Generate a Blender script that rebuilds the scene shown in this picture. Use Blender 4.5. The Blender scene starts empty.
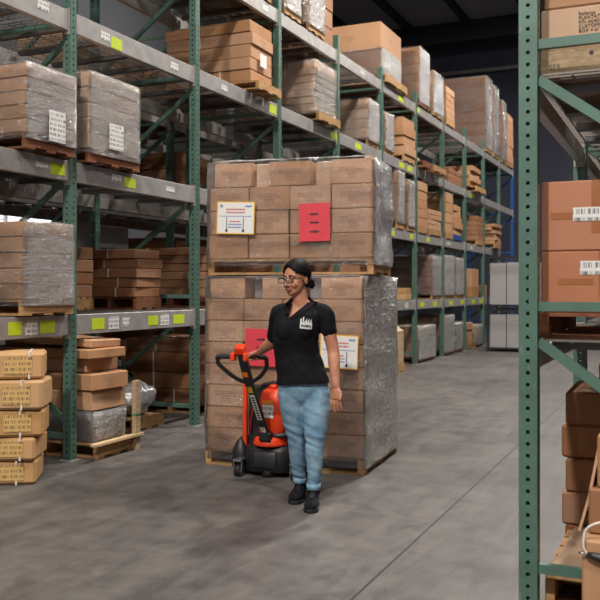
import bpy, math, random
from mathutils import Vector, Matrix, noise
random.seed(7)
C = bpy.context.scene.collection
PI = math.pi
R = math.radians

# ------------------------------------------------------------------ materials
def lin(c):
    return tuple(((v/255/12.92) if v/255 <= .04045 else ((v/255+.055)/1.055)**2.4) for v in c) + (1,)

class NT:
    """tiny node helper"""
    def __init__(s, name):
        s.m = bpy.data.materials.new(name); s.m.use_nodes = True
        s.t = s.m.node_tree; s.t.nodes.clear()
        s.out = s.n('ShaderNodeOutputMaterial')
    def n(s, typ, **kw):
        nd = s.t.nodes.new(typ)
        for k, v in kw.items(): setattr(nd, k, v)
        return nd
    def l(s, a, b): s.t.links.new(a, b)
    def set(s, nd, name, v):
        if hasattr(v, 'is_linked') or hasattr(v, 'links'): s.l(v, nd.inputs[name])
        else: nd.inputs[name].default_value = v
    def math(s, op, a, b=None, c=None):
        nd = s.n('ShaderNodeMath', operation=op)
        for i, v in enumerate((a, b, c)):
            if v is None: continue
            s.set(nd, i, v)
        return nd.outputs[0]
    def mix(s, f, a, b):
        nd = s.n('ShaderNodeMix', data_type='RGBA')
        s.set(nd, 0, f); s.set(nd, 6, a); s.set(nd, 7, b)
        return nd.outputs[2]
    def ramp(s, f, p0, p1, a=(0,0,0,1), b=(1,1,1,1)):
        nd = s.n('ShaderNodeValToRGB')
        nd.color_ramp.elements[0].position = p0; nd.color_ramp.elements[0].color = a
        nd.color_ramp.elements[1].position = p1; nd.color_ramp.elements[1].color = b
        s.l(f, nd.inputs[0]); return nd.outputs[0]
    def coord(s, which='Object', scale=(1,1,1)):
        tc = s.n('ShaderNodeTexCoord'); mp = s.n('ShaderNodeMapping')
        mp.inputs['Scale'].default_value = scale
        s.l(tc.outputs[which], mp.inputs[0]); return mp.outputs[0]
    def noise(s, vec, scale, detail=3, rough=.5, dist=0):
        nd = s.n('ShaderNodeTexNoise'); s.l(vec, nd.inputs['Vector'])
        nd.inputs['Scale'].default_value = scale; nd.inputs['Detail'].default_value = detail
        nd.inputs['Roughness'].default_value = rough; nd.inputs['Distortion'].default_value = dist
        return nd.outputs[0]
    def bump(s, h, strength=.3, dist=.01):
        nd = s.n('ShaderNodeBump'); nd.inputs['Strength'].default_value = strength
        nd.inputs['Distance'].default_value = dist; s.l(h, nd.inputs['Height']); return nd.outputs[0]
    def bsdf(s, col, rough=.6, metal=0, normal=None, spec=.5, **kw):
        nd = s.n('ShaderNodeBsdfPrincipled')
        s.set(nd, 'Base Color', col); s.set(nd, 'Roughness', rough); s.set(nd, 'Metallic', metal)
        s.set(nd, 'Specular IOR Level', spec)
        if normal is not None: s.l(normal, nd.inputs['Normal'])
        for k, v in kw.items(): s.set(nd, k, v)
        return nd.outputs[0]
    def done(s, sh): s.l(sh, s.out.inputs[0]); return s.m

def simple(name, rgb, rough=.6, metal=0, var=.12, nscale=8, bump=0, spec=.5, coord='Object'):
    t = NT(name); v = t.coord(coord)
    nz = t.noise(v, nscale, 4)
    a = lin(rgb)
    dk = tuple(x*(1-var) for x in a[:3])+(1,); lt = tuple(min(1, x*(1+var)) for x in a[:3])+(1,)
    col = t.mix(t.ramp(nz, .3, .7), dk, lt)
    nrm = t.bump(t.noise(v, nscale*4, 3), bump, .005) if bump else None
    return t.done(t.bsdf(col, rough, metal, nrm, spec))

def uvxy(t):
    uv = t.n('ShaderNodeUVMap'); uv.uv_map = 'uv'
    sp = t.n('ShaderNodeSeparateXYZ'); t.l(uv.outputs[0], sp.inputs[0])
    return uv.outputs[0], sp.outputs[0], sp.outputs[1]

def absless(t, a, lim):
    return t.math('LESS_THAN', t.math('ABSOLUTE', a), lim)

def cardboard(name, rgb, printed=0, seam=0, var=.1):
    """cardboard; faces carry UVs in metres measured from the face centre"""
    t = NT(name); v = t.coord('Object'); uv, u, w = uvxy(t)
    oi = t.n('ShaderNodeObjectInfo')
    a = lin(rgb)
    big = t.noise(v, 2.5, 3); fine = t.noise(t.coord('Object', (1, 1, 14)), 18, 3)
    f = t.math('ADD', t.math('MULTIPLY', t.ramp(big, .3, .7), .82), t.math('MULTIPLY', fine, .18))
    dk = tuple(x*(1-var) for x in a[:3])+(1,); lt = tuple(min(1, x*(1+var)) for x in a[:3])+(1,)
    col = t.mix(f, dk, lt)
    hs = t.n('ShaderNodeHueSaturation'); t.l(col, hs.inputs['Color'])
    t.l(t.math('MULTIPLY_ADD', oi.outputs['Random'], .22, .89), hs.inputs['Value'])
    t.l(t.math('MULTIPLY_ADD', oi.outputs['Random'], -.16, 1.06), hs.inputs['Saturation'])
    col = hs.outputs[0]
    if printed:
        # rows of small broken marks (unreadable print) in the middle of a face
        cell = t.n('ShaderNodeCombineXYZ')
        t.l(t.math('MULTIPLY', u, 150), cell.inputs[0])
        t.l(t.math('FLOOR', t.math('MULTIPLY', w, 70)), cell.inputs[1])
        wn = t.noise(cell.outputs[0], 1.1, 1)
        ch = t.math('GREATER_THAN', wn, .47)
        row = t.math('LESS_THAN', t.math('FRACT', t.math('MULTIPLY', w, 70)), .58)
        wide = t.math('MULTIPLY', absless(t, u, .095), absless(t, t.math('SUBTRACT', w, .018), .017))
        low = t.math('MULTIPLY', absless(t, u, .038), absless(t, t.math('SUBTRACT', w, -.01), .048))
        reg = t.math('MAXIMUM', wide, low)
        mk = t.math('MULTIPLY', t.math('MULTIPLY', ch, row), reg)
        col = t.mix(t.math('MULTIPLY', mk, .55*printed), col, lin((70, 52, 42)))
    if seam:
        ln = absless(t, t.math('SUBTRACT', w, .0), .003)
        col = t.mix(t.math('MULTIPLY', ln, .5), col, lin((60, 42, 30)))
    nrm = t.bump(t.noise(v, 6, 3), .12, .02)
    return t.done(t.bsdf(col, .72, 0, nrm, .3))

M = {}
M['carton'] = cardboard('kraft_cardboard', (182, 138, 102))
M['carton_print'] = cardboard('printed_cardboard', (214, 164, 126), 1)
M['carton_dark'] = cardboard('brown_cardboard', (150, 106, 76), .5)
M['carton_tan'] = cardboard('tan_cardboard', (178, 133, 96), .7)
M['carton_yellow'] = cardboard('yellow_cardboard', (182, 142, 96), .4, var=.2)
M['carton_red'] = cardboard('red_brown_cardboard', (176, 112, 78), 0)
M['carton_pale'] = cardboard('pale_cardboard', (200, 164, 134), .4)
M['carton_grey'] = cardboard('grey_board', (150, 146, 144), 0)

def wood(name, rgb):
    t = NT(name); v = t.coord('Object', (1, 6, 10)); v2 = t.coord('Object', (6, 1, 10))
    nz = t.math('MULTIPLY', t.math('ADD', t.noise(v, 6, 5, .6, .6), t.noise(v2, 5, 5)), .5)
    oi = t.n('ShaderNodeObjectInfo')
    a = lin(rgb); col = t.mix(t.ramp(nz, .35, .68), tuple(x*.5 for x in a[:3])+(1,), a)
    hs = t.n('ShaderNodeHueSaturation'); t.l(col, hs.inputs['Color'])
    t.l(t.math('MULTIPLY_ADD', oi.outputs['Random'], .4, .8), hs.inputs['Value'])
    return t.done(t.bsdf(hs.outputs[0], .75, 0, t.bump(nz, .3, .01), .3))
M['wood'] = wood('pallet_wood', (196, 152, 104))
M['wood_red'] = wood('dark_pallet_wood', (140, 88, 60))
M['wood_blue'] = simple('blue_painted_wood', (30, 70, 140), .6)
M['plywood'] = wood('pale_plywood', (214, 184, 146))

def film(name, haze=.25, tint=(205, 200, 196), edge=.5, gloss=0, base=.05):
    t = NT(name); v = t.coord('Object', (1, 1, 3.2)); v2 = t.coord('Object', (2, 2, .8))
    w1 = t.noise(v, 4.5, 5, .6, 1.2); w2 = t.noise(v2, 7, 4, .6, 2.2)
    h = t.math('ADD', w1, w2)
    if gloss: h = t.math('ADD', t.noise(t.coord('Object', (.6, .6, 4)), 5, 4, .6, 1.6), t.math('MULTIPLY', w2, .8))
    nrm = t.bump(h, 1.0, .05 if gloss else .05)
    gl = t.n('ShaderNodeBsdfGlossy'); gl.inputs['Color'].default_value = (.95, .95, .95, 1)
    gl.inputs['Roughness'].default_value = .13 if gloss else .17; t.l(nrm, gl.inputs['Normal'])
    df = t.n('ShaderNodeBsdfDiffuse'); df.inputs['Color'].default_value = lin(tint); t.l(nrm, df.inputs['Normal'])
    tl = t.n('ShaderNodeBsdfTranslucent'); tl.inputs['Color'].default_value = lin(tint)
    dm = t.n('ShaderNodeMixShader'); dm.inputs[0].default_value = .25; t.l(df.outputs[0], dm.inputs[1]); t.l(tl.outputs[0], dm.inputs[2])
    tr = t.n('ShaderNodeBsdfTransparent'); tr.inputs[0].default_value = (.97, .97, .97, 1)
    lw = t.n('ShaderNodeLayerWeight'); lw.inputs[0].default_value = .5
    graz = t.math('POWER', lw.outputs['Facing'], 2.2)
    folds = t.ramp(t.noise(v, 9, 4, .7, 1.5), .55, .75)
    fz = t.math('ADD', t.math('MULTIPLY', graz, edge), t.math('MULTIPLY_ADD', folds, haze*.8, haze*.5))
    # wrinkle highlights painted as thin milky lines along the film's creases
    def crease_glint(sc, s, wd):
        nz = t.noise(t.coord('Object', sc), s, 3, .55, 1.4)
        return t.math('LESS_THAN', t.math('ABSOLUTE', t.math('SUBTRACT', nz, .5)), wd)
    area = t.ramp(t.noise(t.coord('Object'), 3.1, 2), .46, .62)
    cr = t.math('MAXIMUM', crease_glint((.5, .5, 3.4), 3.2, .0075), t.math('MULTIPLY', crease_glint((1.0, 1.0, 2.6), 5.0, .012), area))
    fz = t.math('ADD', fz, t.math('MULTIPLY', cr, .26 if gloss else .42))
    m1 = t.n('ShaderNodeMixShader'); t.l(t.math('MINIMUM', fz, .92), m1.inputs[0])
    t.l(tr.outputs[0], m1.inputs[1]); t.l(dm.outputs[0], m1.inputs[2])
    fr = t.n('ShaderNodeFresnel'); fr.inputs[0].default_value = 1.5
    m2 = t.n('ShaderNodeMixShader'); t.l(t.math('MINIMUM', t.math('MULTIPLY_ADD', fr.outputs[0], 1.5, .06 if gloss else base), .8), m2.inputs[0])
    t.l(m1.outputs[0], m2.inputs[1]); t.l(gl.outputs[0], m2.inputs[2])
    return t.done(m2.outputs[0])
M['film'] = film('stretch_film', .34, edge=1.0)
M['film_heavy'] = film('layered_stretch_film', .62, (215, 212, 210), .9)
M['film_near'] = film('glossy_near_film', .05, edge=.3, gloss=1)
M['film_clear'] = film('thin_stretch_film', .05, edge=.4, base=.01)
M['bag'] = simple('silver_plastic_bag', (190, 190, 194), .22, .35, .2, 5, .5)

def paint_holes(name, rgb, dx=0.0, r=.0085):
    t = NT(name); v = t.coord('Object'); uv, u, w = uvxy(t)
    a = lin(rgb)
    nz = t.noise(v, 7, 4); sc = t.ramp(t.noise(t.coord('Object', (1, 1, .3)), 40, 3), .66, .74)
    col = t.mix(t.ramp(nz, .3, .7), tuple(x*.82 for x in a[:3])+(1,), tuple(x*1.12 for x in a[:3])+(1,))
    col = t.mix(t.math('MULTIPLY', sc, .35), col, lin((150, 150, 145)))
    fz = t.math('MULTIPLY', t.math('SUBTRACT', t.math('FRACT', t.math('DIVIDE', w, .0508)), .5), .0508)
    d = t.math('SQRT', t.math('ADD', t.math('MULTIPLY', u, u), t.math('MULTIPLY', fz, fz)))
    hole = t.math('LESS_THAN', d, r)
    p = t.bsdf(col, .42, .1)
    tr = t.n('ShaderNodeBsdfTransparent')
    m = t.n('ShaderNodeMixShader'); t.l(hole, m.inputs[0]); t.l(p, m.inputs[1]); t.l(tr.outputs[0], m.inputs[2])
    return t.done(m.outputs[0])
GREEN = (80, 110, 98)
M['green_holes'] = paint_holes('green_perforated_steel', GREEN)
M['green'] = simple('green_painted_steel', GREEN, .42, .1, .12, 6)
M['blue_holes'] = paint_holes('blue_perforated_steel', (36, 88, 158))
M['blue'] = simple('blue_painted_steel', (36, 88, 158), .45)
M['galv'] = simple('grey_painted_steel', (172, 168, 166), .42, .35, .16, 9)
M['plate'] = simple('worn_end_plate', (170, 160, 150), .5, .3, .3, 25)
M['wire'] = simple('zinc_wire', (128, 120, 114), .45, .6)
M['channel'] = simple('zinc_channel', (104, 102, 102), .5, .5)
M['white'] = simple('white_paper', (228, 226, 224), .6, 0, .03)
M['lime'] = simple('lime_sticker', (196, 214, 44), .55, 0, .12, 40)
M['redpaper'] = simple('red_paper', (214, 62, 74), .6, 0, .06)
M['yellowpaper'] = simple('yellow_paper', (236, 186, 66), .6, 0, .04)
M['ink'] = simple('black_ink', (45, 42, 44), .6)
M['inkred'] = simple('red_ink', (196, 70, 66), .6)
M['inkblue'] = simple('blue_ink', (70, 120, 176), .6)
M['strap'] = simple('white_plastic_strap', (214, 208, 200), .4)
M['tape'] = simple('brown_tape', (158, 98, 58), .3)
M['gstrap'] = simple('green_strap', (40, 120, 80), .4)

def sticker_text(name, base=(226, 224, 222), inkc=(50, 48, 50)):
    t = NT(name); uv, u, w = uvxy(t)
    cell = t.n('ShaderNodeCombineXYZ'); t.l(t.math('MULTIPLY', u, 90), cell.inputs[0])
    t.l(t.math('FLOOR', t.math('MULTIPLY', w, 26)), cell.inputs[1])
    ch = t.math('GREATER_THAN', t.noise(cell.outputs[0], 1.3, 1), .5)
    row = t.math('LESS_THAN', t.math('FRACT', t.math('MULTIPLY', w, 26)), .6)
    mk = t.math('MULTIPLY', ch, row)
    return t.done(t.bsdf(t.mix(t.math('MULTIPLY', mk, .75), lin(base), lin(inkc)), .55))
M['label'] = sticker_text('printed_label')
M['label_tan'] = sticker_text('printed_tan_label', (206, 168, 104), (110, 84, 60))

# ------------------------------------------------------------------ mesh builder
class MB:
    def __init__(s): s.v = []; s.f = []; s.m = []; s.uv = []; s.sm = []
    def quad(s, pts, uvs=None, m=0, sm=False):
        i = len(s.v); s.v += [tuple(p) for p in pts]
        s.f.append(tuple(range(i, i+len(pts)))); s.m.append(m); s.sm.append(sm)
        s.uv.append(uvs or [(0, 0)]*len(pts))
    def box(s, x0, x1, y0, y1, z0, z1, m=0, T=None, absv=False, skip=()):
        cx, cy, cz = (x0+x1)/2, (y0+y1)/2, (z0+z1)/2
        hx, hy, hz = (x1-x0)/2, (y1-y0)/2, (z1-z0)/2
        P = [Vector((cx+a*hx, cy+b*hy, cz+c*hz)) for c in (-1, 1) for b in (-1, 1) for a in (-1, 1)]
        if T is not None: P = [T @ p for p in P]
        i = len(s.v); s.v += [tuple(p) for p in P]
        zz = (lambda c: cz+c*hz) if absv else (lambda c: c*hz)
        F = [('-y', (0, 1, 5, 4), [(-hx, zz(-1)), (hx, zz(-1)), (hx, zz(1)), (-hx, zz(1))]),
             ('+y', (3, 2, 6, 7), [(-hx, zz(-1)), (hx, zz(-1)), (hx, zz(1)), (-hx, zz(1))]),
             ('+x', (1, 3, 7, 5), [(-hy, zz(-1)), (hy, zz(-1)), (hy, zz(1)), (-hy, zz(1))]),
             ('-x', (2, 0, 4, 6), [(-hy, zz(-1)), (hy, zz(-1)), (hy, zz(1)), (-hy, zz(1))]),
             ('+z', (4, 5, 7, 6), [(-hx+3, -hy), (hx+3, -hy), (hx+3, hy), (-hx+3, hy)]),
             ('-z', (2, 3, 1, 0), [(-hx+3, hy), (hx+3, hy), (hx+3, -hy), (-hx+3, -hy)])]
        for k, f, uv in F:
            if k in skip: continue
            s.f.append(tuple(i+j for j in f)); s.m.append(m); s.uv.append(uv); s.sm.append(False)
        return s
    def bar(s, p, q, w, h, m=0):
        """box section bar from p to q, w sideways, h up"""
        p = Vector(p); q = Vector(q); d = q-p; L = d.length; d.normalize()
        up = Vector((0, 0, 1)) if abs(d.z) < .95 else Vector((0, 1, 0))
        sx = d.cross(up).normalized(); uz = sx.cross(d)
        T = Matrix(((sx.x, d.x, uz.x, p.x), (sx.y, d.y, uz.y, p.y), (sx.z, d.z, uz.z, p.z), (0, 0, 0, 1)))
        return s.box(-w/2, w/2, 0, L, -h/2, h/2, m, T)
    def tube(s, pts, rad, n=10, m=0, cap=True):
        pts = [Vector(p) for p in pts]; rs = rad if isinstance(rad, (list, tuple)) else [rad]*len(pts)
        rings = []; prev = None
        for k, p in enumerate(pts):
            d = (pts[min(k+1, len(pts)-1)]-pts[max(k-1, 0)]).normalized()
            if prev is None:
                a = Vector((0, 0, 1)) if abs(d.z) < .9 else Vector((1, 0, 0))
                x = d.cross(a).normalized()
            else: x = (prev-d*prev.dot(d)).normalized()
            prev = x; y = d.cross(x)
            i = len(s.v)
            for j in range(n):
                t = 2*PI*j/n; s.v.append(tuple(p+(x*math.cos(t)+y*math.sin(t))*rs[k]))
            rings.append(i)
        for a, b in zip(rings, rings[1:]):
            for j in range(n):
                s.f.append((a+j, a+(j+1) % n, b+(j+1) % n, b+j)); s.m.append(m); s.sm.append(True)
                s.uv.append([(j/n, 0), ((j+1)/n, 0), ((j+1)/n, 1), (j/n, 1)])
        if cap:
            s.f.append(tuple(rings[0]+j for j in reversed(range(n)))); s.m.append(m); s.sm.append(False); s.uv.append([(0, 0)]*n)
            s.f.append(tuple(rings[-1]+j for j in range(n))); s.m.append(m); s.sm.append(False); s.uv.append([(0, 0)]*n)
        return s
    def cyl(s, p, q, r, n=16, m=0): return s.tube([p, q], r, n, m)
    def prism(s, poly, y0, y1, m=0, T=None):
        """poly in (x,z) extruded along y"""
        n = len(poly); i = len(s.v)
        P = [Vector((x, y0, z)) for x, z in poly]+[Vector((x, y1, z)) for x, z in poly]
        if T is not None: P = [T @ p for p in P]
        s.v += [tuple(p) for p in P]
        s.f.append(tuple(i+j for j in range(n))); s.f.append(tuple(i+n+j for j in reversed(range(n))))
        s.uv += [[(0, 0)]*n]*2; s.m += [m, m]; s.sm += [False]*2
        for j in range(n):
            k = (j+1) % n
            s.f.append((i+k, i+j, i+n+j, i+n+k)); s.uv.append([(0, 0)]*4); s.m.append(m); s.sm.append(False)
        return s
    def mesh(s, name, mats):
        me = bpy.data.meshes.new(name); me.from_pydata(s.v, [], s.f)
        for mt in (mats if isinstance(mats, (list, tuple)) else [mats]): me.materials.append(mt)
        ul = me.uv_layers.new(name='uv'); k = 0
        for p, mi, uv, sm in zip(me.polygons, s.m, s.uv, s.sm):
            p.material_index = mi; p.use_smooth = sm
            for j in range(p.loop_total): ul.data[p.loop_start+j].uv = uv[j % len(uv)]
        return me
    def build(s, name, mats, parent=None, loc=None, rz=0, bevel=0, bseg=1):
        o = bpy.data.objects.new(name, s.mesh(name, mats)); C.objects.link(o)
        if parent is not None: o.parent = parent
        if loc is not None: o.location = loc
        o.rotation_euler[2] = rz
        if bevel:
            b = o.modifiers.new('bevel', 'BEVEL'); b.width = bevel; b.segments = bseg; b.limit_method = 'ANGLE'
        return o

def empty(name, loc=(0, 0, 0), rz=0):
    o = bpy.data.objects.new(name, None); C.objects.link(o); o.location = loc; o.rotation_euler[2] = rz
    o.empty_display_size = .1
    return o
ALL_LABELS = {}
def tag(o, label, cat, group=None, kind=None):
    n = len(label.split())
    if not 4 <= n <= 16: print('LABEL LENGTH', n, label)
    if label in ALL_LABELS and not group: print('DUP LABEL', label)
    ALL_LABELS[label] = 1
    o['label'] = label; o['category'] = cat
    if group: o['group'] = group
    if kind: o['kind'] = kind
    return o
def struct(o): o['kind'] = 'structure'; return o
ORD = ['first', 'second', 'third', 'fourth', 'fifth', 'sixth', 'seventh', 'eighth', 'ninth', 'tenth', 'eleventh']

# ------------------------------------------------------------------ building shell
WX0, WX1, WY0, WY1, WH = -13.0, 9.0, -9.0, 34.0, 11.4
def concrete():
    t = NT('polished_concrete'); v = t.coord('Object')
    sp = t.n('ShaderNodeSeparateXYZ'); t.l(v, sp.inputs[0]); x, y = sp.outputs[0], sp.outputs[1]
    n1 = t.noise(v, .55, 5, .6, .4); n2 = t.noise(v, 5, 6, .65, .3); n3 = t.noise(t.coord('Object', (3, .6, 1)), 2.2, 5, .6, .8)
    n4 = t.noise(v, 70, 2)
    f = t.math('ADD', t.math('ADD', t.math('MULTIPLY', n1, .35), t.math('MULTIPLY', n2, .3)), t.math('ADD', t.math('MULTIPLY', n3, .25), t.math('MULTIPLY', n4, .1)))
    col = t.mix(t.ramp(f, .42, .59), lin((72, 68, 66)), lin((107, 102, 99)))
    stain = t.ramp(t.noise(v, 1.3, 4, .7, 1.0), .58, .70)
    col = t.mix(t.math('MULTIPLY', stain, .25), col, lin((84, 78, 72)))
    # tyre scuffs along the aisle
    sc = t.ramp(t.noise(t.coord('Object', (5, .35, 1)), 3.0, 4, .7, 1.5), .66, .72)
    col = t.mix(t.math('MULTIPLY', sc, .3), col, lin((60, 57, 56)))
    # saw cut joints
    jx = t.math('LESS_THAN', t.math('ABSOLUTE', t.math('ADD', x, 1.38)), .006)
    jy = t.math('LESS_THAN', t.math('ABSOLUTE', t.math('SUBTRACT', t.math('FRACT', t.math('DIVIDE', t.math('ADD', y, .9), 5.4)), .5)), .0006)
    j = t.math('MAXIMUM', jx, jy)
    col = t.mix(j, col, lin((34, 32, 32)))
    rough = t.math('MULTIPLY_ADD', n2, .3, .36)
    hgt = t.math('SUBTRACT', t.math('MULTIPLY', n2, .3), t.math('MULTIPLY', j, 1))
    return t.done(t.bsdf(col, rough, 0, t.bump(hgt, .12, .01), .4))
b = MB(); b.box(WX0, WX1, WY0, WY1, -.1, 0); struct(b.build('floor', concrete()))
M['wallpaint'] = simple('dark_blue_grey_wall', (70, 72, 88), .8, 0, .1, 1)
M['wallpale'] = simple('pale_grey_wall', (150, 152, 156), .8, 0, .06, 1)
def corrugated(name, rgb, axis):
    t = NT(name); v = t.coord('Object'); sp = t.n('ShaderNodeSeparateXYZ'); t.l(v, sp.inputs[0])
    w = t.math('SINE', t.math('MULTIPLY', sp.outputs[axis], 2*PI/.3))
    nz = t.noise(v, 1.2, 3); a = lin(rgb)
    col = t.mix(nz, tuple(q*.8 for q in a[:3])+(1,), a)
    return t.done(t.bsdf(col, .6, .2, t.bump(t.math('GREATER_THAN', w, .1), 1, .04)))
M['deck'] = corrugated('ribbed_ceiling_deck', (176, 174, 176), 1)
M['wallrib'] = corrugated('ribbed_wall_sheet', (96, 98, 104), 1)
b = MB(); b.box(WX0, WX1, WY0, WY1, WH, WH+.1); struct(b.build('ceiling', M['deck']))
b = MB(); b.box(WX0, WX1, WY1, WY1+.15, 0, WH); struct(b.build('wall_far', M['wallpaint']))
b = MB(); b.box(WX1, WX1+.15, WY0, WY1, 0, WH); struct(b.build('wall_right', M['wallpaint']))
b = MB(); b.box(WX0, WX1, WY0-.15, WY0, 0, WH); struct(b.build('wall_back', M['wallpale']))
# left wall with a band of windows
WZ0, WZ1 = 2.35, 3.65
b = MB()
b.box(WX0-.15, WX0, WY0, WY1, 0, WZ0); b.box(WX0-.15, WX0, WY0, WY1, WZ1, WH)
wins = [(12.4, 15.6), (16.35, 17.25)]
ys = [WY0]+[q for w in wins for q in w]+[WY1]
for k in range(0, len(ys), 2): b.box(WX0-.15, WX0, ys[k], ys[k+1], WZ0, WZ1)
struct(b.build('wall_left', M['wallrib']))
t = NT('daylit_window_glass'); em = t.n('ShaderNodeEmission'); em.inputs[0].default_value = lin((236, 242, 250)); em.inputs[1].default_value = 2.0
M['winglow'] = t.done(em.outputs[0])
for k, (a, c) in enumerate(wins):
    e = empty('window_%d' % (k+1), (WX0, (a+c)/2, WZ0)); struct(e)
    h = (c-a)/2
    fr = MB()
    for y0, y1, z0, z1 in ((-h, h, 0, .06), (-h, h, 1.24, 1.3), (-h, -h+.06, .06, 1.24), (h-.06, h, .06, 1.24), (-.03, .03, .06, 1.24)):
        fr.box(-.1, .02, y0, y1, z0, z1)
    fr.build('window_frame', M['galv'], e)
    g = MB(); g.box(-.06, -.05, -h+.05, h-.05, .05, 1.25); g.build('window_pane', M['winglow'], e)
# roof structure
M['steel_dark'] = simple('dark_roof_steel', (44, 44, 48), .6, .2)
for k, y in enumerate((4, 11, 18, 25, 32)):
    b = MB(); b.box(WX0, WX1, y-.12, y+.12, WH-.12, WH); b.box(WX0, WX1, y-.015, y+.015, WH-.68, WH-.12); b.box(WX0, WX1, y-.12, y+.12, WH-.74, WH-.66)
    struct(b.build('ceiling_beam', M['steel_dark']))
for k in range(10):
    x = -11.8+k*2.2
    b = MB(); b.box(x-.06, x+.06, WY0, WY1, WH-.05, WH); b.box(x-.01, x+.01, WY0, WY1, WH-.28, WH-.05); b.box(x-.06, x+.06, WY0, WY1, WH-.31, WH-.28)
    struct(b.build('ceiling_joist', M['steel_dark']))
# pipes on far wall
b = MB(); b.tube([(-12.5, WY1-.25, 9.95), (2, WY1-.25, 9.95)], .09, 10)
p_ = b.build('wall_pipe', M['galv']); tag(p_, 'grey horizontal pipe high on the dark far wall', 'pipe')
b = MB(); b.tube([(-5.2, WY1-.2, 10.0), (-5.2, WY1-.2, 11.3)], .07, 10)
p_ = b.build('wall_conduit', M['galv']); tag(p_, 'pale vertical conduit rising on the dark far wall', 'conduit')

# ------------------------------------------------------------------ racks
LV = [1.19, 2.44, 3.66, 4.82]
BAY = 1.96; Y00 = 5.68
TOP = 5.04
def make_frame(x_front, x_back, y, top, mh, ms, label, group, flip=False, lo=False):
    """x_front: aisle side column centre"""
    e = empty('pallet_rack_frame', (x_front, y, 0)); tag(e, label, 'rack frame', group)
    D = x_back-x_front; sg = 1 if D > 0 else -1
    for xx in (0, D):
        b = MB(); b.box(xx-.039, xx+.039, -.039, .039, .006, top, absv=True, skip=('-z',)); b.build('upright', mh, e)
        b = MB(); b.box(xx-.065, xx+.065, -.06, .06, 0, .008); b.build('foot_plate', M['galv'], e)
    zs = [.2]
    while zs[-1]+1.125 < top: zs.append(zs[-1]+1.125)
    for z in zs:
        b = MB(); b.box(min(0, D)+.039, max(0, D)-.039, -.018, .018, z-.02, z+.02); b.build('horizontal_brace', ms, e)
    for k, (a, c) in enumerate(zip(zs, zs[1:])):
        hi, lw = c-.15, a+.12
        if flip and k == 0: p, q = (sg*.04, 0, lw), (D-sg*.04, 0, hi)
        else: p, q = (sg*.04, 0, hi), (D-sg*.04, 0, lw)
        b = MB(); b.bar(p, q, .03, .042); b.build('diagonal_brace', ms, e)
    return e

def deck_mesh():
    b = MB(); W = BAY-.10; D = 1.17
    n = 34
    for k in range(n+1):
        x = -W/2+W*k/n                  # x along aisle here (local), y from front (0) back
        b.box(x-.003, x+.003, -.045, D+.045, -.004, .004)
        b.box(x-.003, x+.003, -.049, -.043, -.035, .004); b.box(x-.003, x+.003, D+.043, D+.049, -.035, .004)
    for k in range(10):
        y = D*k/9
        b.box(-W/2, W/2, y-.0035, y+.0035, -.010, -.003)
    for x in (-.7, -.24, .24, .7):
        b.box(x-.03, x+.03, .02, D-.02, -.05, -.01, 1)
    return b.mesh('wire_deck', [M['wire'], M['channel']])
DECK = deck_mesh()
def beam(x, y0, y1, zt, label, group, face=1, h=.165, mat=None, tags=()):
    """box beam along y at x; face=+1 if its aisle face looks +x"""
    e = empty('shelf_beam', (x, (y0+y1)/2, zt)); tag(e, label, 'shelf beam', group)
    L = (y1-y0)/2-.045
    b = MB(); b.prism([(-.025, -h), (.025, -h), (.025, -.0), (-.005*face, 0), (-.005*face, -.03), (-.025, -.03)] if face > 0 else
                      [(-.025, -h), (.025, -h), (.025, -.03), (.005, -.03), (.005, 0), (-.025, 0)], -L, L)
    b.build('beam_rail', mat or M['galv'], e, bevel=.004)
    for s in (-1, 1):
        b = MB()
        b.box(.030*face-.004, .030*face+.004, s*L-.03 if s < 0 else s*L-.0, s*L if s < 0 else s*L+.03, -h-.03, .02)
        b.box(-.02, .03, s*L-.003, s*L+.003, -h-.03, .02)
        b.build('end_plate', M['plate'], e)
    for (ty, kind, w, hh, dz) in tags:
        b = MB(); xx = .0255*face
        b.box(min(xx, xx+.002*face), max(xx, xx+.002*face), ty-(y0+y1)/2-w/2, ty-(y0+y1)/2+w/2, -.085+dz-hh/2, -.085+dz+hh/2)
        o = b.build('location_sticker', M[kind], e)
        if kind == 'lime': o['label'] = 'yellow-green sticker'
        else: o['label'] = 'white printed sticker'
    return e
def deck(y, xf, z, label, group, face=1):
    o = bpy.data.objects.new('wire_deck', DECK); C.objects.link(o)
    o.location = (xf, y, z+.006); o.rotation_euler[2] = PI/2 if face > 0 else -PI/2
    tag(o, label, 'wire deck', group)
    return o
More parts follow.
